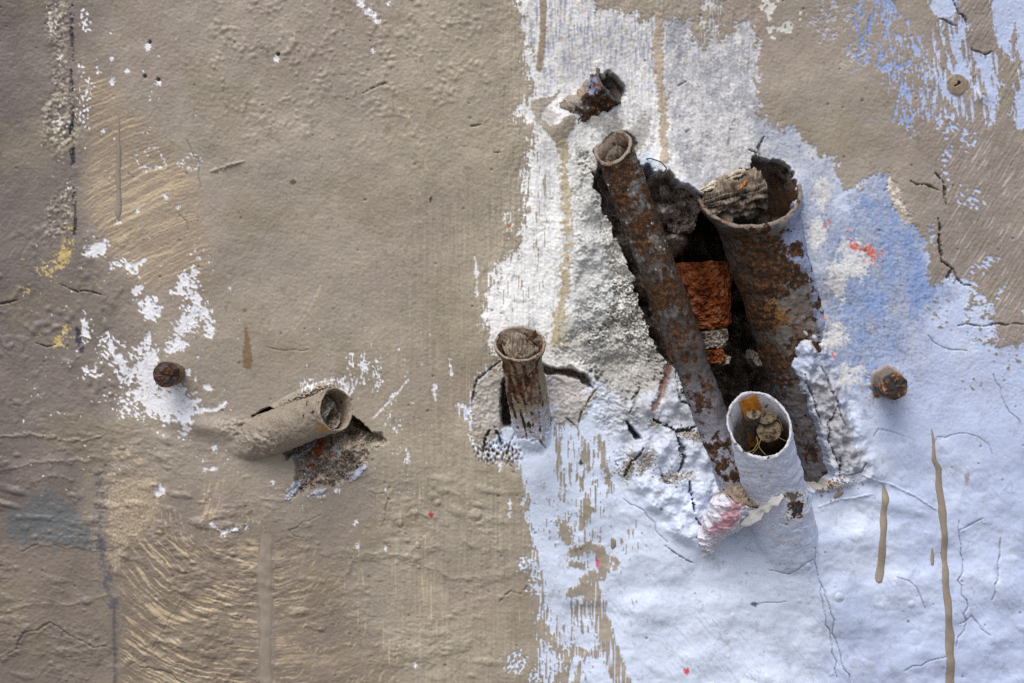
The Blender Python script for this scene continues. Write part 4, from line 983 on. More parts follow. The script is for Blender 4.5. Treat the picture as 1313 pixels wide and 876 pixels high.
# ------------------------------------------------------------------ the wall
wall = empty('wall', (0, 0, 0), 'old masonry wall with beige and lilac paint, broken open around rusty pipes', 'wall')
ZW = ZC - (YY - CY) * S_
keep_rows = ZW[:, 0] > -0.02
VW = np.stack([(XX - CX) * S_, -H * S_, ZW], -1)
VW[ZW < 0.0, 2] = 0.0
idx = np.arange(NY * NX).reshape(NY, NX)
FQ = np.stack([idx[:-1, :-1], idx[1:, :-1], idx[1:, 1:], idx[:-1, 1:]], -1)
fp = PART[:-1, :-1]
PNAMES = {0: ('painted_plaster', 'beige and lilac painted plaster surface'), 1: ('bare_concrete', 'rough bare grey concrete where the plaster has come off'), 2: ('cavity_lining', 'dark crumbly inside of the holes round the pipes'),
          3: ('crumbled_mortar', 'crumbled sandy mortar in the hollow under the beige pipe'), 4: ('plaster_chunk', None), 5: ('plaster_chunk', None), 6: ('plaster_chunk', None), 7: ('plaster_chunk', None), 8: ('plaster_chunk', None)}
Vflat = VW.reshape(-1, 3); Cflat = C.reshape(-1, 3); Rflat = RG.reshape(-1)
for pid, (nm, lab) in PNAMES.items():
    f = FQ[fp == pid].reshape(-1, 4)
    if not len(f): continue
    used, inv = np.unique(f.ravel(), return_inverse=True)
    o = mesh_obj(nm, Vflat[used], inv.reshape(-1, 4), M_WALL, wall, Cflat[used], Rflat[used])
    if lab: o['label'] = lab
x0, x1, z1 = float(Vflat[:, 0].min()), float(Vflat[:, 0].max()), float(Vflat[:, 2].max())
bxv = [(x, y, z) for x in (x0, x1) for y in (0.13, 0.40) for z in (0.0, z1)]
bxf = [(0, 1, 3, 2), (4, 6, 7, 5), (0, 4, 5, 1), (2, 3, 7, 6), (1, 5, 7, 3), (0, 2, 6, 4)]
mesh_obj('masonry_core', bxv, bxf, plain_mat('core_masonry', (.25, .22, .2)), wall, smooth=False)

# rough blocks: bricks and mortar lumps standing in the cavity
def rough_block(name, parent, pts, d_front, d_back, c1, c2, c3, seed, amp=2.0, n=44, mat=None, label=None):
    """a lump with the outline pts (pixels), front face at d_front, relief on the face"""
    xs = [p[0] for p in pts]; ys = [p[1] for p in pts]
    ang = np.linspace(0, 2 * np.pi, 64, endpoint=False)
    cx, cy = np.mean(xs), np.mean(ys)
    # outline resampled to 64 points by arc length
    P = np.array(pts + [pts[0]], float); seg = np.hypot(*np.diff(P, axis=0).T); cum = np.r_[0, np.cumsum(seg)]
    tt = np.linspace(0, cum[-1], 64, endpoint=False)
    O = np.stack([np.interp(tt, cum, P[:, 0]), np.interp(tt, cum, P[:, 1])], -1)
    rings = []
    for r in np.linspace(.02, 1, 22): rings.append(np.c_[cx + (O[:, 0] - cx) * r, cy + (O[:, 1] - cy) * r, np.full(64, d_front - 3.0 * max(0, r - .85) / .15 * .8)])
    for q in np.linspace(.1, 1, 8): rings.append(np.c_[O[:, 0], O[:, 1], np.full(64, d_front - 2.4 + (d_back - d_front) * q)])
    R = np.array(rings)
    k = (DIST - R[..., 2:3]) / DIST
    R[..., :2] = np.array([CX, CY]) + (R[..., :2] - np.array([CX, CY])) * (DIST - d_front) / DIST
    nn = n3(R, .7, 'rough', seed); n2 = n3(R, 1.3, 'cloud', seed + 1)
    ctr = np.array([CX + (cx - CX) * (DIST - d_front) / DIST, CY + (cy - CY) * (DIST - d_front) / DIST, (d_front + d_back) / 2])
    dirn = R - ctr; dirn /= np.linalg.norm(dirn, axis=-1, keepdims=True) + 1e-6
    dirn[..., 2] += .8
    nq = np.round(n2 * 1.3) / 1.3
    R = R + dirn * ((nn * amp * .35 + nq * amp * .7)[..., None])
    q = nn.reshape(-1, 1)
    t = np.broadcast_to(c1, (q.shape[0], 3)).copy()
    t = lerp(t, c2, ss(.2, 1.5, q) * .8); t = lerp(t, c3, ss(.2, 1.6, -q) * .8)
    o = mesh_obj(name, px2w(R.reshape(-1, 3)), grid_faces(len(R), 64), mat or M_STONE, parent, t, smooth=False)
    if label: o['label'] = label
    return o
BR1, BR2, BR3 = S(122, 62, 32), S(150, 104, 76), S(48, 30, 22)
rough_block('brick', wall, [(868, 338), (934, 337), (938, 350), (936, 386), (938, 412), (928, 421), (890, 422), (872, 400)], -70, -160, BR1, BR2, BR3, 3, 2.6, label='orange brick showing between the two leaning pipes')
rough_block('brick', wall, [(904, 449), (928, 447), (932, 458), (926, 468), (906, 466)], -54, -130, BR1, BR2, BR3, 5, 1.6, label='small piece of orange brick under the mortar')
rough_block('mortar', wall, [(896, 424), (934, 421), (936, 432), (930, 447), (902, 448)], -56, -130, S(136, 128, 118), S(176, 168, 156), S(70, 62, 56), 7, 2.6)
rough_block('mortar', wall, [(930, 455), (938, 458), (935, 467), (928, 468)], -62, -120, S(176, 166, 152), S(206, 200, 190), S(96, 88, 78), 8, 1.2)
rough_block('mortar', wall, [(848, 238), (880, 240), (898, 262), (892, 296), (866, 302), (848, 280)], -50, -115, S(140, 126, 118), S(186, 174, 164), S(70, 54, 44), 9, 4)
rough_block('mortar', wall, [(966, 448), (974, 454), (979, 470), (973, 472), (964, 460)], -44, -100, S(120, 112, 104), S(160, 152, 144), S(70, 62, 56), 11, 1.6)
rough_block('mortar', wall, [(868, 473), (884, 470), (892, 500), (890, 520), (872, 512), (864, 490)], 4, -40, S(176, 178, 184), S(206, 208, 214), S(110, 108, 106), 13, 2.0, mat=M_WALL)

# paint runs: thin raised dribbles of beige on the lilac
M_DRIP = plain_mat('dried_beige_paint', S(146, 135, 123), .42, .05, 700, .1)
def drip(pts, label=None):
    """pts: (x, y, half width) down the run"""
    V, nv = [], 11
    P = []
    for k in range(len(pts) - 1):
        (ax, ay, aw), (bx, by, bw) = pts[k], pts[k + 1]
        n = max(2, int(math.hypot(bx - ax, by - ay) / 4))
        for q in range(n): P.append((ax + (bx - ax) * q / n, ay + (by - ay) * q / n, aw + (bw - aw) * q / n))
    P.append(pts[-1])
    for k, (x, y, wd) in enumerate(P):
        wd = max(.3, wd + float(samp('rough', np.array([k * 1.3 + pts[0][0]]), np.array([pts[0][1]]))[0]) * .55 * min(1, wd / 3) + .3 * math.sin(k * .71))
        xx = x + .8 * math.sin(k * .23 + pts[0][0]) + .4 * math.sin(k * .61)
        iy = min(NY - 1, max(0, int(np.searchsorted(GY, y)))); 
        for j in range(nv):
            a = -1 + 2 * j / (nv - 1)
            X = xx + a * wd
            ix = min(NX - 1, int(np.searchsorted(GX, X)))
            h = float(H[iy, ix])
            V.append((X, y, h - .8 + (0.6 + 1.9 * min(1, wd / 4)) * math.sqrt(max(0, 1 - a * a))))
    o = mesh_obj('paint_drip', px2w(np.array(V)), grid_faces(len(P), nv, False), M_DRIP, wall)
    if label: o['label'] = label
    return o
drip([(1194, 550, 1.2), (1196, 570, 2.2), (1197, 590, 4.2), (1203, 600, 5), (1208, 650, 5), (1212, 720, 5.4), (1215, 790, 6), (1219, 850, 6.5), (1220, 930, 6.5)])
drip([(1133, 622, 1.6), (1135, 640, 5), (1133, 680, 5.2), (1130, 712, 5.4), (1128, 735, 6), (1127, 742, 5.2), (1127, 746, 3.6), (1127, 748, 1)])
drip([(1195, 702, .6), (1195, 714, 2.2), (1195, 724, 1.8), (1195, 726, .4)])
drip([(341, 684, 8), (341, 700, 9), (340, 760, 9.5), (341, 820, 9), (342, 880, 9), (342, 940, 9)], 'wide run of beige paint down the brushed ochre patch')
drip([(152, 150, 1.5), (153, 200, 3), (152, 230, 4.5), (151, 270, 5), (151, 282, 3), (151, 285, .6)])
drip([(1209, 735, 1.6), (1207, 748, .6)])
drip([(1077, 630, 4), (1075, 633, 5.5), (1072, 637, 4), (1070, 640, 1)])
drip([(785, 690, 1), (786, 693, 3), (786, 700, 3.4), (785, 705, 1)])

# ------------------------------------------------------------------ pipes
def pipe(name, label, tip, foot, r, rim_n, colour, rim_r=None, flare=18, wall_t=4.0, inner=80, dent=.8, bow=(0, 0, 0), foot_r=None, seed=1, nv=112, nl=130, mat=None, lip=3.0, cat='pipe', hammered=0.0, rust=None, rim_rust=.3):
    """hollow tube; tip and foot are (px, py, depth) of its axis, rim_n the normal of its cut end (x, y down, z to camera)"""
    T, Fo = q3(*tip), q3(*foot)
    rt = empty(name, px2w(Fo), label, cat)
    ax = unit(T - Fo); Lm = np.linalg.norm(T - Fo)
    u = unit(np.cross(ax, [0, 0, 1.0])); v = np.cross(ax, u)
    n = unit(rim_n)
    rim_r = rim_r or r; foot_r = foot_r or r
    th = np.linspace(0, 2 * np.pi, nv, endpoint=False)
    circ = np.cos(th)[:, None] * u + np.sin(th)[:, None] * v
    def ring(s, rad):
        """ring at distance s below the tip; sheared towards the cut plane near the tip"""
        c = T - ax * s + np.array(bow, float) * math.sin(math.pi * min(1, s / Lm))
        R = circ * rad
        k = max(0.0, 1 - s / (3.0 * r))
        t = -(R @ n) / max(.2, ax @ n)
        return c + R + np.outer(t, ax) * k
    sv = np.r_[np.linspace(0, 2.5 * r, 60), np.linspace(2.5 * r, Lm, nl)[1:]]
    rad = lambda s: (r + (foot_r - r) * (s / Lm)) + (rim_r - r) * math.exp(-(s / flare) ** 2 * 1.2)
    O = np.array([ring(s, rad(s)) for s in sv])
    nn = n3(O, .9, 'cloud', seed); fr = n3(O, .5, 'rough', seed + 3)
    out = O - (T - np.outer(sv, ax))[:, None, :]
    out /= np.linalg.norm(out, axis=-1, keepdims=True)
    O = O + out * (dent * nn + dent * .35 * fr + hammered * n3(O, .35, 'cloud', seed + 9))[..., None]
    su = np.broadcast_to(sv[:, None], O.shape[:2]); tu = np.broadcast_to(th[None], O.shape[:2])
    rough = n3(O, .55, 'rough', seed + 5); cloud = n3(O, .6, 'cloud', seed + 7)
    t = colour(su, tu, O, rough, cloud)
    t = np.concatenate([t, np.clip(rust(su, tu, O, rough, cloud), 0, 1)[..., None] if rust else np.full(t.shape[:2] + (1,), .1)], -1)
    tube = mesh_obj('tube', px2w(O.reshape(-1, 3)), grid_faces(len(sv), nv)[:, ::-1], mat or M_METAL, rt, t.reshape(-1, 4))
    # rim: rounded lip, then the inside of the tube
    prof = []
    for a in np.linspace(0, math.pi, 7): prof.append((-math.sin(a) * wall_t * .5, rad(0) - wall_t * .5 + math.cos(a) * wall_t * .5))
    for s in np.linspace(1, inner, 26): prof.append((s, (r + (rim_r - r) * math.exp(-(s / flare) ** 2 * 1.2)) - wall_t))
    I = []
    for (s, rr) in prof:
        g = ring(max(s, 0), rr) + (ax * (-s) if s < 0 else 0)
        I.append(g)
    I = np.array(I)
    ni = n3(I, .9, 'cloud', seed); fi = n3(I, .5, 'rough', seed + 3)
    oi = I - (T - np.outer([max(p[0], 0) for p in prof], ax))[:, None, :]; oi /= np.linalg.norm(oi, axis=-1, keepdims=True)
    I = I + oi * (dent * ni + dent * .35 * fi)[..., None]
    ri = n3(I, .5, 'rough', seed + 11)
    return rt, tube, I, ri, dict(T=T, ax=ax, u=u, v=v, r=r, rim_r=rim_r, wall_t=wall_t, ring=ring, n=n, nv=nv)
def rim_part(rt, I, ri, c1, c2, cin, mat=None, rust=.35, inrust=.5):
    k = 8
    q = ri.reshape(-1, 1)
    t = lerp(np.broadcast_to(c1, (q.shape[0], 3)), c2, ss(.1, 1.3, q) * .9)
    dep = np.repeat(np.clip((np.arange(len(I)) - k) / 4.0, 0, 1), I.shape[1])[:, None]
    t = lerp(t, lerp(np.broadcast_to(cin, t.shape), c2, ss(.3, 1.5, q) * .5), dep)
    nv = I.shape[1]
    t = np.concatenate([t, lerp(rust, inrust, dep)], 1)
    mesh_obj('rim', px2w(I[:k].reshape(-1, 3)), grid_faces(k, nv), mat or M_METAL, rt, t[:k * nv])
    mesh_obj('bore', px2w(I[k - 1:].reshape(-1, 3)), grid_faces(len(I) - k + 1, nv), mat or M_METAL, rt, t[(k - 1) * nv:])

RUST, RUST_D, RUST_O = S(96, 60, 36), S(56, 43, 36), S(160, 98, 40)
GREYM, GREYL = S(92, 89, 89), S(150, 150, 156)
def shade(base, layers):
    t = np.broadcast_to(base, layers[0][0].shape + (3,)).copy()
    for m, c in layers: t = lerp(t, c, np.clip(m, 0, 1)[..., None])
    return t
# slender pipe
def col_slender(s, th, P, ro, clo):
    y = P[..., 1]
    low = ss(450, 590, y + 14 * clo)
    return shade(S(78, 72, 70), [(ss(-.4, .5, clo + .6 * ss(380, 300, y)) * .8, S(56, 45, 38)), (ss(.4, .9, n3(P, 1.4, 'rough', 21)) * ss(480, 380, y) * .7, S(104, 104, 106)), (low * .85, S(156, 158, 172)),
                                 (ss(1.5, 1.8, ro) * ss(400, 300, y), S(206, 196, 170)), (ss(26, 4, s) * .6, S(120, 108, 96)), (ss(.9, 1.2, n3(P, .9, 'rough', 8)) * ss(350, 280, y) * .8, S(140, 132, 120))])
def rust_slender(s, th, P, ro, clo):
    y = P[..., 1]
    return .50 + .12 * clo + .12 * ss(420, 260, y) - .09 * ss(440, 540, y) + .18 * ss(580, 625, y)
rt, tb, I, ri, G = pipe('slender_pipe', 'long slender rusty pipe leaning across the hole, speckled with rust', (786, 190, 20), (948, 648, -12), 24, (-.42, -.62, .62), col_slender, 26, 14, 4, 60, .9, (3, 0, 0), 22.5, 3, nv=160, nl=190, rust=rust_slender)
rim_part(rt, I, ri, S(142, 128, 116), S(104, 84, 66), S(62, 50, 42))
SL = G
# big flared pipe
def gauss_p(x, y, cx, cy, rx, ry): return np.exp(-((x - cx) / rx) ** 2 - ((y - cy) / ry) ** 2)
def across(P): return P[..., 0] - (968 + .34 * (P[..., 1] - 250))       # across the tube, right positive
def col_big(s, th, P, ro, clo):
    x, y = P[..., 0], P[..., 1]
    blue = ss(10, 30, across(P) + 9 * clo)
    low = ss(450, 500, y + 10 * clo)
    return shade(S(106, 99, 95), [(ss(-.3, .6, clo + .3 * ss(330, 420, y)) * .7, S(92, 70, 50)), (ss(.2, .6, n3(P, 1.5, 'rough', 31) + .6 * ss(330, 290, y) - .3) * .75, S(124, 122, 124)), (ss(-20, -44, across(P)) * .6, S(50, 42, 38)),  # last layer here: left flank darkened in colour as the shaded side
                                 (blue * .9, S(146, 158, 190)), (low * .75, S(116, 112, 114)), (low * ss(.3, 1.0, ro) * .6, S(80, 70, 64)), (ss(.6, .9, gauss_p(x, y, 990, 405, 26, 22) * 1.3 + .3 * ro) * .8, S(140, 98, 40))])
def rust_big(s, th, P, ro, clo):
    x, y = P[..., 0], P[..., 1]
    blue = ss(10, 30, across(P) + 9 * clo)
    return .45 + .14 * clo + .18 * gauss_p(x, y, 985, 370, 60, 60) - .12 * blue - .12 * ss(455, 520, y) - .15 * ss(300, 270, y)
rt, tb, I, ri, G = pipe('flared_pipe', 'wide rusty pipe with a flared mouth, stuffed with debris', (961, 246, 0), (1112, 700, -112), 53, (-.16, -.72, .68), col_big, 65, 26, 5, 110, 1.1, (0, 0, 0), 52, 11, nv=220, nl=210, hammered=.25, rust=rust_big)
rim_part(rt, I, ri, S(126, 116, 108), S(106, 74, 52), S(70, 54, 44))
BG_ = G
# small flared stub in the middle
def col_stub(s, th, P, ro, clo):
    x, y = P[..., 0], P[..., 1]
    dr = samp('band', th * 40 / .9, s / 6.0 + 33)
    white = ss(508, 540, y + 8 * clo)
    return shade(S(150, 136, 116), [(ss(-.2, .6, dr * .7 + clo * .6 + .3) * ss(455, 462, y), S(108, 66, 36)), (ss(.3, 1.2, ro) * .85, S(66, 44, 32)), (ss(.7, 1.2, dr) * .9, S(156, 142, 122)), (ss(684, 698, x - .05 * (y - 450) + 5 * clo) * .9, S(148, 134, 112)),
                                    (white * .95, S(206, 210, 224)), (white * ss(1.5, 1.9, n3(P, .6, 'spot', 6)), RUST_O), (white * ss(.9, 1.5, ro) * .6, S(150, 140, 128))])
def rust_stub(s, th, P, ro, clo):
    y = P[..., 1]; x = P[..., 0]
    dr = samp('band', th * 40 / .9, s / 6.0 + 33)
    return .30 + .18 * dr + .16 * ss(455, 470, y) - .22 * ss(505, 545, y) - .35 * ss(686, 698, x - .05 * (y - 450))
rt, tb, I, ri, G = pipe('pipe_stub', 'short flared pipe stub, rust streaked above and lilac below, capped with grey dust', (667, 441, 62), (697, 650, -70), 25.5, (-.02, -.70, .62), col_stub, 33, 11, 3.5, 50, .9, (0, 0, 0), 25, 17, lip=2, rust=rust_stub)
rim_part(rt, I, ri, S(150, 136, 122), S(134, 112, 92), S(96, 80, 66))
ST = G
# lilac painted pipe at the bottom
def col_lilac(s, th, P, ro, clo):
    x, y = P[..., 0], P[..., 1]
    f = gauss_p(x, y, 1008, 644, 20, 17) * 1.5 + .30 * ro + .12 * clo
    f2 = gauss_p(x, y, 1003, 629, 22, 8) * 1.5 + .3 * ro
    wh = np.maximum(f, f2)
    return shade(S(205, 211, 230), [(ss(.3, 1.6, clo) * .3, S(188, 194, 214)), (ss(.62, .75, wh), S(232, 232, 230)), (ss(.90, 1.02, f), S(84, 84, 90)), (ss(1.0, 1.1, f2), S(110, 104, 92)), (ss(.95, 1.1, f) * ss(.8, 1.3, ro), S(140, 96, 60)), (ss(1.6, 2.0, ro) * .5, S(150, 146, 146))])
rt, tb, I, ri, G = pipe('painted_pipe', 'pipe painted lilac with an open mouth holding cigarette butts', (974, 546, 100), (1030, 780, -80), 38.5, (-.10, -.42, .90), col_lilac, 39.5, 10, 3, 120, .9, (0, 0, 0), 40, 23, lip=2, nv=160, nl=170, rust=lambda s, th, P, ro, clo: .02 + .5 * ss(.8, 1.2, gauss_p(P[..., 0], P[..., 1], 1008, 644, 20, 17) * 1.5 + .3 * ro))
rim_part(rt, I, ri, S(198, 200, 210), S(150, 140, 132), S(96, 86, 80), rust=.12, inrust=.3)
LP = G
# beige painted pipe on the left
def col_beige(s, th, P, ro, clo):
    y = P[..., 1]; x = P[..., 0]
    return shade(S(148, 138, 125), [(ss(.4, 1.6, clo) * .5, S(132, 121, 108)), (ss(1.3, 1.8, ro) * .5, S(112, 98, 84)), (ss(.5, 1., gauss_p(x, y, 424, 545, 12, 6) * 1.2 + .2 * ro), S(190, 130, 50))])
rt, tb, I, ri, G = pipe('beige_pipe', 'beige painted pipe stub pointing right above a crumbled hollow', (430, 525, 58), (322, 566, -16), 25, (.70, -.12, .62), col_beige, 26, 12, 2.6, 50, 1.0, (0, 0, 0), 29, 29)
rim_part(rt, I, ri, S(160, 149, 134), S(140, 122, 98), S(110, 96, 84), rust=.1, inrust=.25)
BP = G
# broken stub at the top
def col_top(s, th, P, ro, clo):
    x, y = P[..., 0], P[..., 1]
    b = ss(-.2, .5, clo + .5 * ss(765, 745, x) + .3 * ss(135, 115, y))
    return shade(S(70, 58, 52), [(ss(-.1, .9, ro + clo * .4), RUST), (ss(.9, 1.4, ro), RUST_O), (b * ss(-.6, .4, -ro + .4) * .9, S(124, 132, 160)), (ss(.8, 1.4, n3(P, .6, 'band', 12)) * .8, S(176, 176, 184)), (ss(752, 738, x + .3 * (y - 130)) * .85, S(158, 146, 130))])
rt, tb, I, ri, G = pipe('broken_pipe', 'short broken pipe end flaking blue paint and rust at the top', (782, 113, 2), (708, 170, -30), 27, (.74, -.52, .42), col_top, 28, 12, 5, 40, 2.0, (0, 0, 0), 26, 37, hammered=1.0, rust=lambda s, th, P, ro, clo: .34 + .2 * clo + .2 * ss(118, 138, P[..., 1]) - .4 * ss(752, 738, P[..., 0] + .3 * (P[..., 1] - 130)))
rim_part(rt, I, ri, S(84, 78, 76), S(90, 66, 44), S(30, 27, 27), rust=.2, inrust=.3)
TP = G
# pink and white broken end at the foot of the lilac pipe
def col_pink(s, th, P, ro, clo):
    x, y = P[..., 0], P[..., 1]
    top = ss(640, 630, y + 5 * clo - .2 * (x - 940))
    pk = ss(.1, .7, np.cos((x - 932) / 9 + (y - 650) / 13 + clo * .8) + .25 * ro)
    return shade(S(214, 214, 226), [(pk * ss(690, 670, y) * .75, S(206, 128, 144)), (ss(.8, 1.5, ro) * .5, S(180, 176, 184)), (top, S(142, 126, 112)), (top * ss(.3, 1.2, ro), S(110, 96, 84))])
rt, tb, I, ri, G = pipe('crushed_pipe', 'crushed pipe end with pink and lilac paint beside the lilac pipe', (956, 634, 50), (900, 708, -4), 27, (.25, -.80, .5), col_pink, 24, 12, 6, 14, 2.6, (-4, 0, 0), 8, 43, hammered=1.2)
rim_part(rt, I, ri, S(142, 126, 112), S(112, 98, 86), S(100, 88, 78), rust=.0, inrust=.0)
CP = G
# rough plugs that close the mouths of the small pipes
def plug(parent_g, name, label, depth, mound, c1, c2, c3, seed, amp=3.0, frac=1.0, cat='debris', tilt=(0, 0), parent=None):
    g = parent_g; rr = (g['r'] - g['wall_t']) * 1.0
    V = []
    nr, nv = 26, g['nv']
    th = np.linspace(0, 2 * np.pi, nv, endpoint=False)
    for k in range(nr):
        f = (k + .35) / (nr - .65)
        R = g['ring'](depth, rr * f * frac)
        c = R.mean(0)
        lift = mound * (1 - f * f) + tilt[0] * f * np.cos(th) + tilt[1] * f * np.sin(th)
        V.append(R + np.outer(lift, g['ax']) if np.ndim(lift) else R + lift * g['ax'])
    V = np.array(V)
    a = n3(V, .55, 'cloud', seed); b = n3(V, .5, 'rough', seed + 1)
    edge = np.linspace(1, 0.2, nr)[:, None] ** .5
    V = V + g['ax'] * ((amp * a + amp * .6 * b) * edge)[..., None]
    q = b.reshape(-1, 1)
    t = lerp(np.broadcast_to(c1, (q.shape[0], 3)), c2, ss(.2, 1.4, q) * .85); t = lerp(t, c3, ss(.3, 1.4, -q) * .85)
    # close the underside so that the lump is solid
    und = V[::-1] * 1.0 - g['ax'] * 6
    A = np.concatenate([V, und]); tt = np.concatenate([t.reshape(nr, nv, 3), t.reshape(nr, nv, 3)[::-1]])
    o = mesh_obj(name, px2w(A.reshape(-1, 3)), grid_faces(len(A), nv), M_DUST, None, tt.reshape(-1, 3))
    return set_props(o, label, cat)
plug(SL, 'debris_clump', 'dark gritty clump filling the mouth of the slender pipe', 16, 2, S(66, 58, 50), S(124, 114, 102), S(26, 22, 20), 51, 4.5)
plug(ST, 'dust_clump', 'grey dusty clump heaped in the mouth of the small flared stub', 5, 5, S(122, 110, 98), S(162, 150, 136), S(40, 33, 29), 53, 7.5)
plug(BP, 'dust_clump', 'pale grit filling the mouth of the beige pipe', 16, 2, S(132, 120, 106), S(176, 164, 148), S(64, 54, 46), 55, 4.0, tilt=(-10, 0))
plug(CP, 'dust_clump', 'brown dust heaped on the crushed pink pipe end', 1, 7, S(146, 130, 114), S(166, 150, 134), S(104, 90, 78), 57, 2.0)
plug(TP, 'debris_clump', 'dark lump packed into the broken pipe at the top', 12, 0, S(70, 62, 58), S(120, 110, 104), S(28, 24, 24), 59, 3.0)
plug(BG_, 'debris_clump', 'dark grit deep in the mouth of the wide flared pipe', 62, 4, S(58, 50, 44), S(96, 86, 74), S(24, 20, 18), 61, 6.0)
plug(LP, 'debris_clump', 'debris bed at the bottom of the lilac pipe, blackened to stand for shade', 92, 2, S(50, 44, 40), S(86, 76, 66), S(20, 18, 16), 63, 4.0)  # bed coloured near black so the bore reads as shaded

# wadded paper stuffed in the big pipe
def lump(name, label, cat, a, b, ra, rb, seed, c1, c2, c3, amp, folds=0.0, flat=1.0, mat=None):
    A, Bq = q3(*a), q3(*b); ax = unit(Bq - A); L = np.linalg.norm(Bq - A)
    u = unit(np.cross(ax, [0, 0, 1.0])); v = np.cross(ax, u)
    nu, nv = 72, 80
    th = np.linspace(0, 2 * np.pi, nv, endpoint=False)
    R = []
    for k in range(nu):
        t = k / (nu - 1); env = max(.02, 1 - abs(2 * t - 1) ** 4) ** .5
        rad = (ra + (rb - ra) * t) * env
        R.append(A + ax * L * t + (np.cos(th)[:, None] * u + np.sin(th)[:, None] * v * flat) * rad)
    R = np.array(R)
    ctr = (A + ax * np.linspace(0, L, nu)[:, None])[:, None, :]
    o_ = R - ctr; o_ /= np.linalg.norm(o_, axis=-1, keepdims=True) + 1e-9
    uu = (R - A) @ ax; vv = (R - A) @ u
    fold = samp('band', uu / 3.2 + seed * 11, vv / .42 + seed * 5)
    n_ = n3(R, .6, 'cloud', seed); r_ = n3(R, .45, 'rough', seed + 2)
    R = R + o_ * (amp * n_ + amp * .5 * r_ + folds * fold)[..., None]
    q = (.6 * r_ + .6 * fold * (folds > 0) + (0 if folds > 0 else .5 * r_)).reshape(-1, 1)
    t = lerp(np.broadcast_to(c1, (q.shape[0], 3)), c2, ss(.2, 1.3, q) * .9); t = lerp(t, c3, ss(.2, 1.3, -q) * .9)
    o = mesh_obj(name, px2w(R.reshape(-1, 3)), grid_faces(nu, nv), mat or M_DUST, None, t)
    return set_props(o, label, cat)
lump('wadded_paper', 'grey wad of layered paper stuffed in the wide flared pipe', 'paper', (902, 264, 4), (984, 246, 12), 24, 29, 71, S(104, 93, 84), S(158, 146, 130), S(40, 34, 30), 3.0, 2.6, .8)
lump('bark_piece', 'pale bark strip lying along the back rim of the wide flared pipe', 'bark', (896, 246, 10), (956, 219, 20), 5, 4, 73, S(186, 176, 152), S(214, 206, 188), S(104, 92, 76), 1.0, .8, .8)
lump('wood_chip', 'small orange wood chip on top of the grey paper wad', 'wood chip', (948, 244, 44), (958, 231, 40), 2.6, 2.0, 75, S(176, 110, 46), S(206, 146, 76), S(96, 56, 26), .4)

# cigarette butts, card and dry grass in the lilac pipe
def butt(label, a, b, r, c1, c2, seed):
    A, Bq = q3(*a), q3(*b); rt = empty('cigarette_butt', px2w(A), label, 'cigarette butt', 'cigarette butts in the lilac pipe')
    ax = unit(Bq - A); L = np.linalg.norm(Bq - A); u = unit(np.cross(ax, [.3, .2, 1.0])); v = np.cross(ax, u)
    th = np.linspace(0, 2 * np.pi, 40, endpoint=False); circ = np.cos(th)[:, None] * u + np.sin(th)[:, None] * v
    R = np.array([A + ax * L * t + circ * r * (1 - .12 * t) for t in np.linspace(0, 1, 24)])
    o_ = np.broadcast_to(circ, R.shape); n_ = n3(R, .5, 'cloud', seed)
    R = R + o_ * (n_ * .9)[..., None]
    t = lerp(np.broadcast_to(c1, (R[..., 0].size, 3)), c2, ss(-.4, 1.0, n3(R, .5, 'rough', seed)).reshape(-1, 1))
    mesh_obj('paper_wrap', px2w(R.reshape(-1, 3)), grid_faces(24, 40), M_DUST, rt, t)
    E = np.array([Bq + ax * ((.8 - .8 * f) + .0) + circ * r * .88 * f for f in np.linspace(.02, 1, 10)])
    E = E + ax * (n3(E, .4, 'rough', seed + 2) * .8)[..., None]
    t = lerp(np.broadcast_to(c2, (E[..., 0].size, 3)), S(58, 50, 42), ss(-.2, 1.0, n3(E, .4, 'rough', seed + 4)).reshape(-1, 1))
    mesh_obj('filter_end', px2w(E.reshape(-1, 3)), grid_faces(10, 40), M_DUST, rt, t)
    return rt
butt('large grey cigarette butt lowest in the lilac pipe, seen end on', (992, 566, 30), (986, 552, 78), 17, S(96, 84, 70), S(118, 104, 88), 81)
butt('grey cigarette butt at the upper right inside the lilac pipe', (990, 545, 30), (983, 531, 76), 15, S(90, 80, 68), S(112, 100, 86), 83)
butt('small dusty cigarette butt in front of the brown card strip', (962, 562, 40), (966, 530, 78), 10, S(100, 88, 76), S(124, 110, 96), 85)
def bar(name, label, cat, corners, depth_t, mat, tint, group=None):
    """thin bent strip through a list of (left, right) pixel pairs with depth"""
    V = []; nsub = 8
    for (l, r_) in corners:
        L3, R3 = q3(*l), q3(*r_)
        for q in range(nsub + 1): V.append(L3 + (R3 - L3) * q / nsub)
    n = len(corners); top = np.array(V).reshape(n, nsub + 1, 3)
    back = top.copy(); back[..., 2] -= depth_t
    loop = np.concatenate([top, back[:, ::-1]], 1)
    lo = loop.reshape(-1, 3)
    lo = lo + (n3(lo, .6, 'cloud', 5) * .35)[:, None]
    F = grid_faces(n, 2 * (nsub + 1)).tolist()
    m = 2 * (nsub + 1)
    F.append(list(range(m))); F.append(list(range((n - 1) * m, n * m))[::-1])
    q = n3(lo, .5, 'rough', 7).reshape(-1, 1)
    t = lerp(np.broadcast_to(tint, lo.shape), tint * .45, ss(.2, 1.3, q) * .8)
    o = mesh_obj(name, px2w(lo), F, mat, None, t, smooth=False)
    return set_props(o, label, cat, group)
bar('card_strip', 'brown strip of card standing inside the lilac pipe', 'card', [((949, 515, 84), (970, 506, 86)), ((952, 526, 78), (974, 518, 80)), ((957, 545, 66), (979, 538, 68)), ((962, 575, 48), (980, 568, 48))], 2.0, M_DUST, S(184, 118, 44))
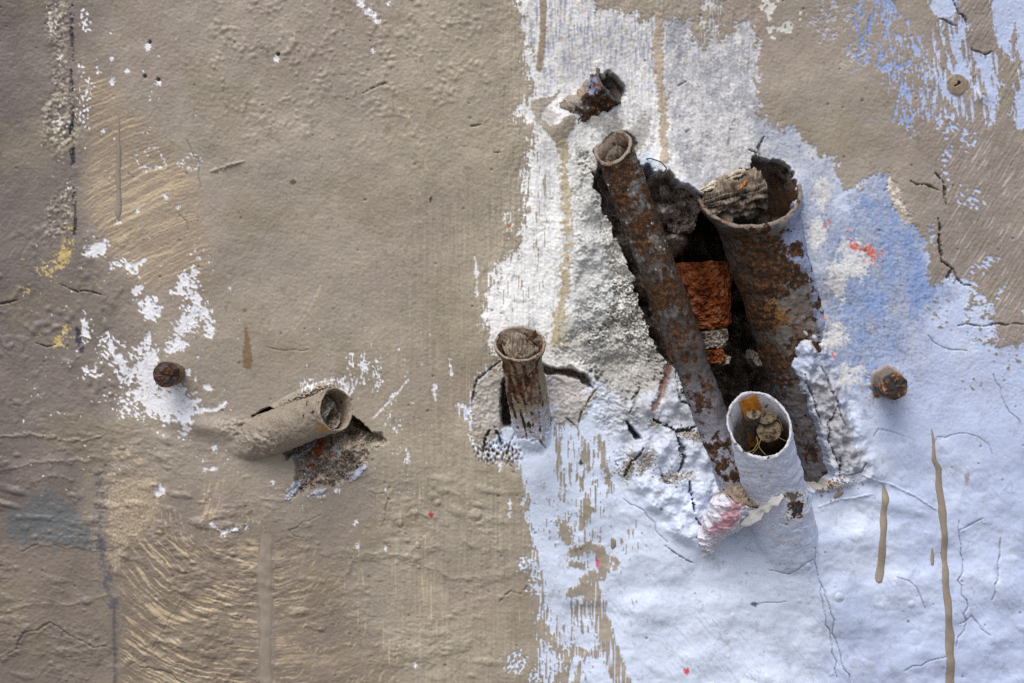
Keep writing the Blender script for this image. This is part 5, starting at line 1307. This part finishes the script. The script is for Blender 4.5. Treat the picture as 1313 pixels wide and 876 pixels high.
def strand(name, label, cat, pts, r, tint, seed, group=None, mat=None):
    P = np.array([q3(*p) for p in pts]); n = len(P)
    tt = np.linspace(0, n - 1, max(24, n * 10)); Q = np.stack([np.interp(tt, np.arange(n), P[:, i]) for i in range(3)], -1)
    for _ in range(6): Q[1:-1] = .5 * Q[1:-1] + .25 * (Q[:-2] + Q[2:])
    T_ = np.gradient(Q, axis=0); T_ /= np.linalg.norm(T_, axis=1, keepdims=True) + 1e-9
    u = np.cross(T_, [0.1, .3, 1.0]); u /= np.linalg.norm(u, axis=1, keepdims=True) + 1e-9; v = np.cross(T_, u)
    th = np.linspace(0, 2 * np.pi, 6, endpoint=False)
    R = Q[:, None] + r * (np.cos(th)[None, :, None] * u[:, None] + np.sin(th)[None, :, None] * v[:, None])
    o = mesh_obj(name, px2w(R.reshape(-1, 3)), grid_faces(len(Q), 6), mat or M_DUST, None, np.broadcast_to(tint, (len(Q) * 6, 3)))
    return set_props(o, label, cat, group)
STRAW = S(140, 122, 84)
for k, (pts, lab) in enumerate([([(963, 584, 96), (972, 574, 92), (976, 562, 88), (984, 556, 96), (996, 560, 96), (1008, 566, 92)], 'longest dry grass stem, crossing the lowest cigarette butt'),
                                ([(970, 560, 90), (974, 575, 92), (982, 584, 94)], 'short dry grass stem bent down at the front of the lilac pipe'),
                                ([(985, 540, 92), (994, 536, 92), (1000, 540, 88), (1004, 552, 84)], 'dry grass stem arching over the upper cigarette butt'),
                                ([(958, 580, 96), (966, 578, 96), (972, 568, 94), (970, 560, 92)], 'dry grass stem curling at the lower left lip of the lilac pipe')]):
    strand('grass_stem', lab, 'dry grass', pts, .5, STRAW, k, 'dry grass stems in the lilac pipe')
strand('wire', 'thin dark looped wire sticking out beside the slender pipe mouth', 'wire', [(822, 205, -4), (834, 203, 12), (848, 208, 18), (855, 216, 18), (851, 222, 12), (846, 221, 6)], .7, S(60, 50, 44), 9)
# torn paint strip across the foot of the lilac pipe
bar('paint_flake', 'torn white strip of paint curling off beside the crushed pink pipe', 'paint flake', [((949, 671, 56), (952, 675, 54)), ((954, 665, 61), (961, 674, 58)), ((960, 661, 66), (966, 671, 62)), ((963, 655, 69), (975, 666, 66)), ((972, 652, 74), (980, 657, 72)), ((977, 644, 78), (985, 658, 76)), ((984, 644, 82), (991, 650, 81)), ((990, 637, 85), (998, 649, 84)), ((998, 637, 87), (1002, 642, 87)), ((1003, 633, 87), (1006, 637, 87))], 1.6, M_WALL, S(232, 231, 228))

# ------------------------------------------------------------------ bolts
def bolt(label, cx, cy, prof, seed, colour, tilt, part_cut, rust=.3, sides=8):
    """prof: (height above wall, radius) in pixels; part_cut: index where the shank ends and the head begins"""
    rt = empty('bolt', px2w(np.array([cx, cy, 0.0])), label, 'bolt')
    nv = 64; th = np.linspace(0, 2 * np.pi, nv, endpoint=False)
    facet = lerp(1.0, 1.08 * math.cos(math.pi / sides) / np.cos(np.mod(th + .4, 2 * math.pi / sides) - math.pi / sides), .75)
    fine_p = []
    for k in range(len(prof) - 1):
        for q in range(6): fine_p.append(tuple(np.array(prof[k]) + (np.array(prof[k + 1]) - np.array(prof[k])) * q / 6))
    fine_p.append(prof[-1])
    R = np.array([np.c_[cx + tilt[0] * h + np.cos(th) * max(r, .05) * facet, cy + tilt[1] * h + np.sin(th) * max(r, .05) * facet, np.full(nv, h)] for (h, r) in fine_p])
    n_ = n3(R, .7, 'cloud', seed); r_ = n3(R, .5, 'rough', seed + 1)
    o_ = R - np.array([cx, cy, 0]); o_[..., 2] *= .4; o_ /= np.linalg.norm(o_, axis=-1, keepdims=True) + 1e-6
    R = R + o_ * (.9 * n_ + .6 * r_)[..., None]
    t = colour(R, r_, n_); t = np.concatenate([t, np.full(t.shape[:2] + (1,), rust)], -1)
    k = part_cut * 6 + 1
    mesh_obj('shank', px2w(R[:k].reshape(-1, 3)), grid_faces(k, nv)[:, ::-1], M_METAL, rt, t[:k].reshape(-1, 4))
    mesh_obj('head', px2w(R[k - 1:].reshape(-1, 3)), grid_faces(len(R) - k + 1, nv)[:, ::-1], M_METAL, rt, t[k - 1:].reshape(-1, 4))
    return rt
def cb1(R, r_, n_):
    z = R[..., 2]
    return shade(S(70, 56, 52), [(ss(.3, 1.3, r_) * .6, S(92, 68, 58)), (ss(.3, 1.3, -r_) * .5, S(58, 48, 46)), (ss(30, 22, z) * .8, S(120, 104, 84)), (ss(1.2, 1.8, r_), S(130, 70, 50))])
bolt('dark brown bolt head ringed by scraped white paint on the beige side', 225, 478, [(-10, 14), (14, 13), (24, 11.5), (34, 11), (36, 14.5), (40, 15.6), (50, 15.4), (55, 13.5), (57.5, 8.5), (58, .1)], 91, cb1, (-.04, .03), 3)
def cb2(R, r_, n_):
    x, y, z = R[..., 0], R[..., 1], R[..., 2]
    top = ss(2, -8, y - 495)
    return shade(S(50, 42, 41), [(ss(.4, 1.4, r_) * .5, S(84, 58, 44)), (ss(16, 6, z) * .85, S(124, 114, 106)), (top * ss(42, 34, z) * .45, S(150, 140, 128)), (ss(.8, 1.4, r_) * ss(56, 46, z), S(170, 112, 50)), (ss(10, 2, z) * .7, S(170, 168, 172)), (ss(1150, 1153, x + .1 * (y - 500)) * ss(42, 45, z) * .9, S(150, 158, 168))])  # last layer: reflection painted on the right of the cut face
bolt('dark cut bolt end in a pale collar on the blue and lilac paint', 1134, 490, [(-10, 22), (4, 19), (12, 17.5), (28, 17), (38, 16), (44, 15.4), (46, 14.6), (46.5, .1)], 95, cb2, (.06, .10), 3, .12, 6)

# ------------------------------------------------------------------ grit and crumbs, too small and many to count
def grit(name, label, spots, seed, tints):
    """spots: list of (x, y, depth, radius)"""
    rg = np.random.default_rng(seed)
    base = np.array([[1, 0, 0], [-1, 0, 0], [0, 1, 0], [0, -1, 0], [0, 0, 1], [0, 0, -1]] + [[a, b, c] for a in (-.58, .58) for b in (-.58, .58) for c in (-.58, .58)], float)
    fc = []
    idx8 = {(a, b, c): 6 + i for i, (a, b, c) in enumerate([(a, b, c) for a in (0, 1) for b in (0, 1) for c in (0, 1)])}
    for axis in range(3):
        for sg in (0, 1):
            ctr = axis * 2 + (0 if sg else 1)
            o1, o2 = [q for q in range(3) if q != axis]
            loop = []
            for (p, q) in ((0, 0), (1, 0), (1, 1), (0, 1)):
                k = [0, 0, 0]; k[axis] = sg; k[o1] = p; k[o2] = q; loop.append(idx8[tuple(k)])
            for i in range(4): fc.append((ctr, loop[i], loop[(i + 1) % 4]))
    V, F, T = [], [], []
    for (x, y, d, r) in spots:
        v = base * r * rg.uniform(.6, 1.25, (14, 1)) * rg.uniform(.6, 1.2, (1, 3))
        a = rg.uniform(0, 6.28); c, s_ = math.cos(a), math.sin(a)
        v = v @ np.array([[c, -s_, 0], [s_, c, 0], [0, 0, 1]])
        n0 = len(V) * 14
        V.append(q3(x, y, d) + v); F += [(n0 + p, n0 + q, n0 + t) for (p, q, t) in fc]
        T.append(np.repeat(tints[rg.integers(len(tints))][None] * rg.uniform(.75, 1.15), 14, 0))
    o = mesh_obj(name, px2w(np.concatenate(V)), np.array(F), M_DUST, None, np.concatenate(T), smooth=False)
    o['kind'] = 'stuff'
    return set_props(o, label, 'grit')
rg = np.random.default_rng(77)
def on_wall(x, y):
    return float(H[min(NY - 1, int(np.searchsorted(GY, y))), min(NX - 1, int(np.searchsorted(GX, x)))])
sp = []
for k in range(260):
    t = rg.uniform(0, 1); x = 340 + 84 * t + rg.normal(0, 3); y = 543 - 38 * t + rg.normal(0, 4.0) - 1
    sp.append((x, y, 14 + 30 * t + rg.uniform(-6, 6), rg.uniform(.7, 2.1)))
grit('grit', 'dark sandy grit lying along the top of the beige pipe', sp, 3, [S(128, 112, 96), S(96, 82, 70), S(160, 146, 128), S(206, 196, 180), S(70, 60, 52)])
sp = []
for k in range(420):
    x, y = rg.normal(420, 26), rg.normal(598, 16)
    h = on_wall(x, y)
    if -40 < h < -2: sp.append((x, y, h + .6, rg.uniform(.7, 2.3)))
grit('grit', 'pale sandy crumbs in the hollow below the beige pipe', sp, 4, [S(176, 160, 144), S(140, 124, 110), S(214, 204, 190), S(112, 98, 86), S(176, 100, 52)])
sp = []
for k in range(160):
    x, y = rg.normal(1064, 20), rg.normal(622, 5)
    h = on_wall(x, y)
    if h > -20: sp.append((x, y, h + .6, rg.uniform(.6, 1.8)))
grit('grit', 'sandy crumbs on the small shelf at the foot of the wide pipe', sp, 5, [S(176, 162, 142), S(140, 124, 106), S(206, 196, 178), S(170, 104, 50)])
sp = []
for k in range(260):
    a_, b_ = [(886, 556, ), (866, 612), (830, 590), (905, 562), (806, 602)][rg.integers(5)]
    x, y = rg.normal(a_, 12), rg.normal(b_, 6)
    h = on_wall(x, y)
    if h > -12: sp.append((x, y, h + .4, rg.uniform(.5, 1.5)))
grit('grit', 'brown sandy grains caught on the cracked lilac plaster chunks', sp, 6, [S(160, 146, 128), S(130, 114, 98), S(196, 186, 170)])
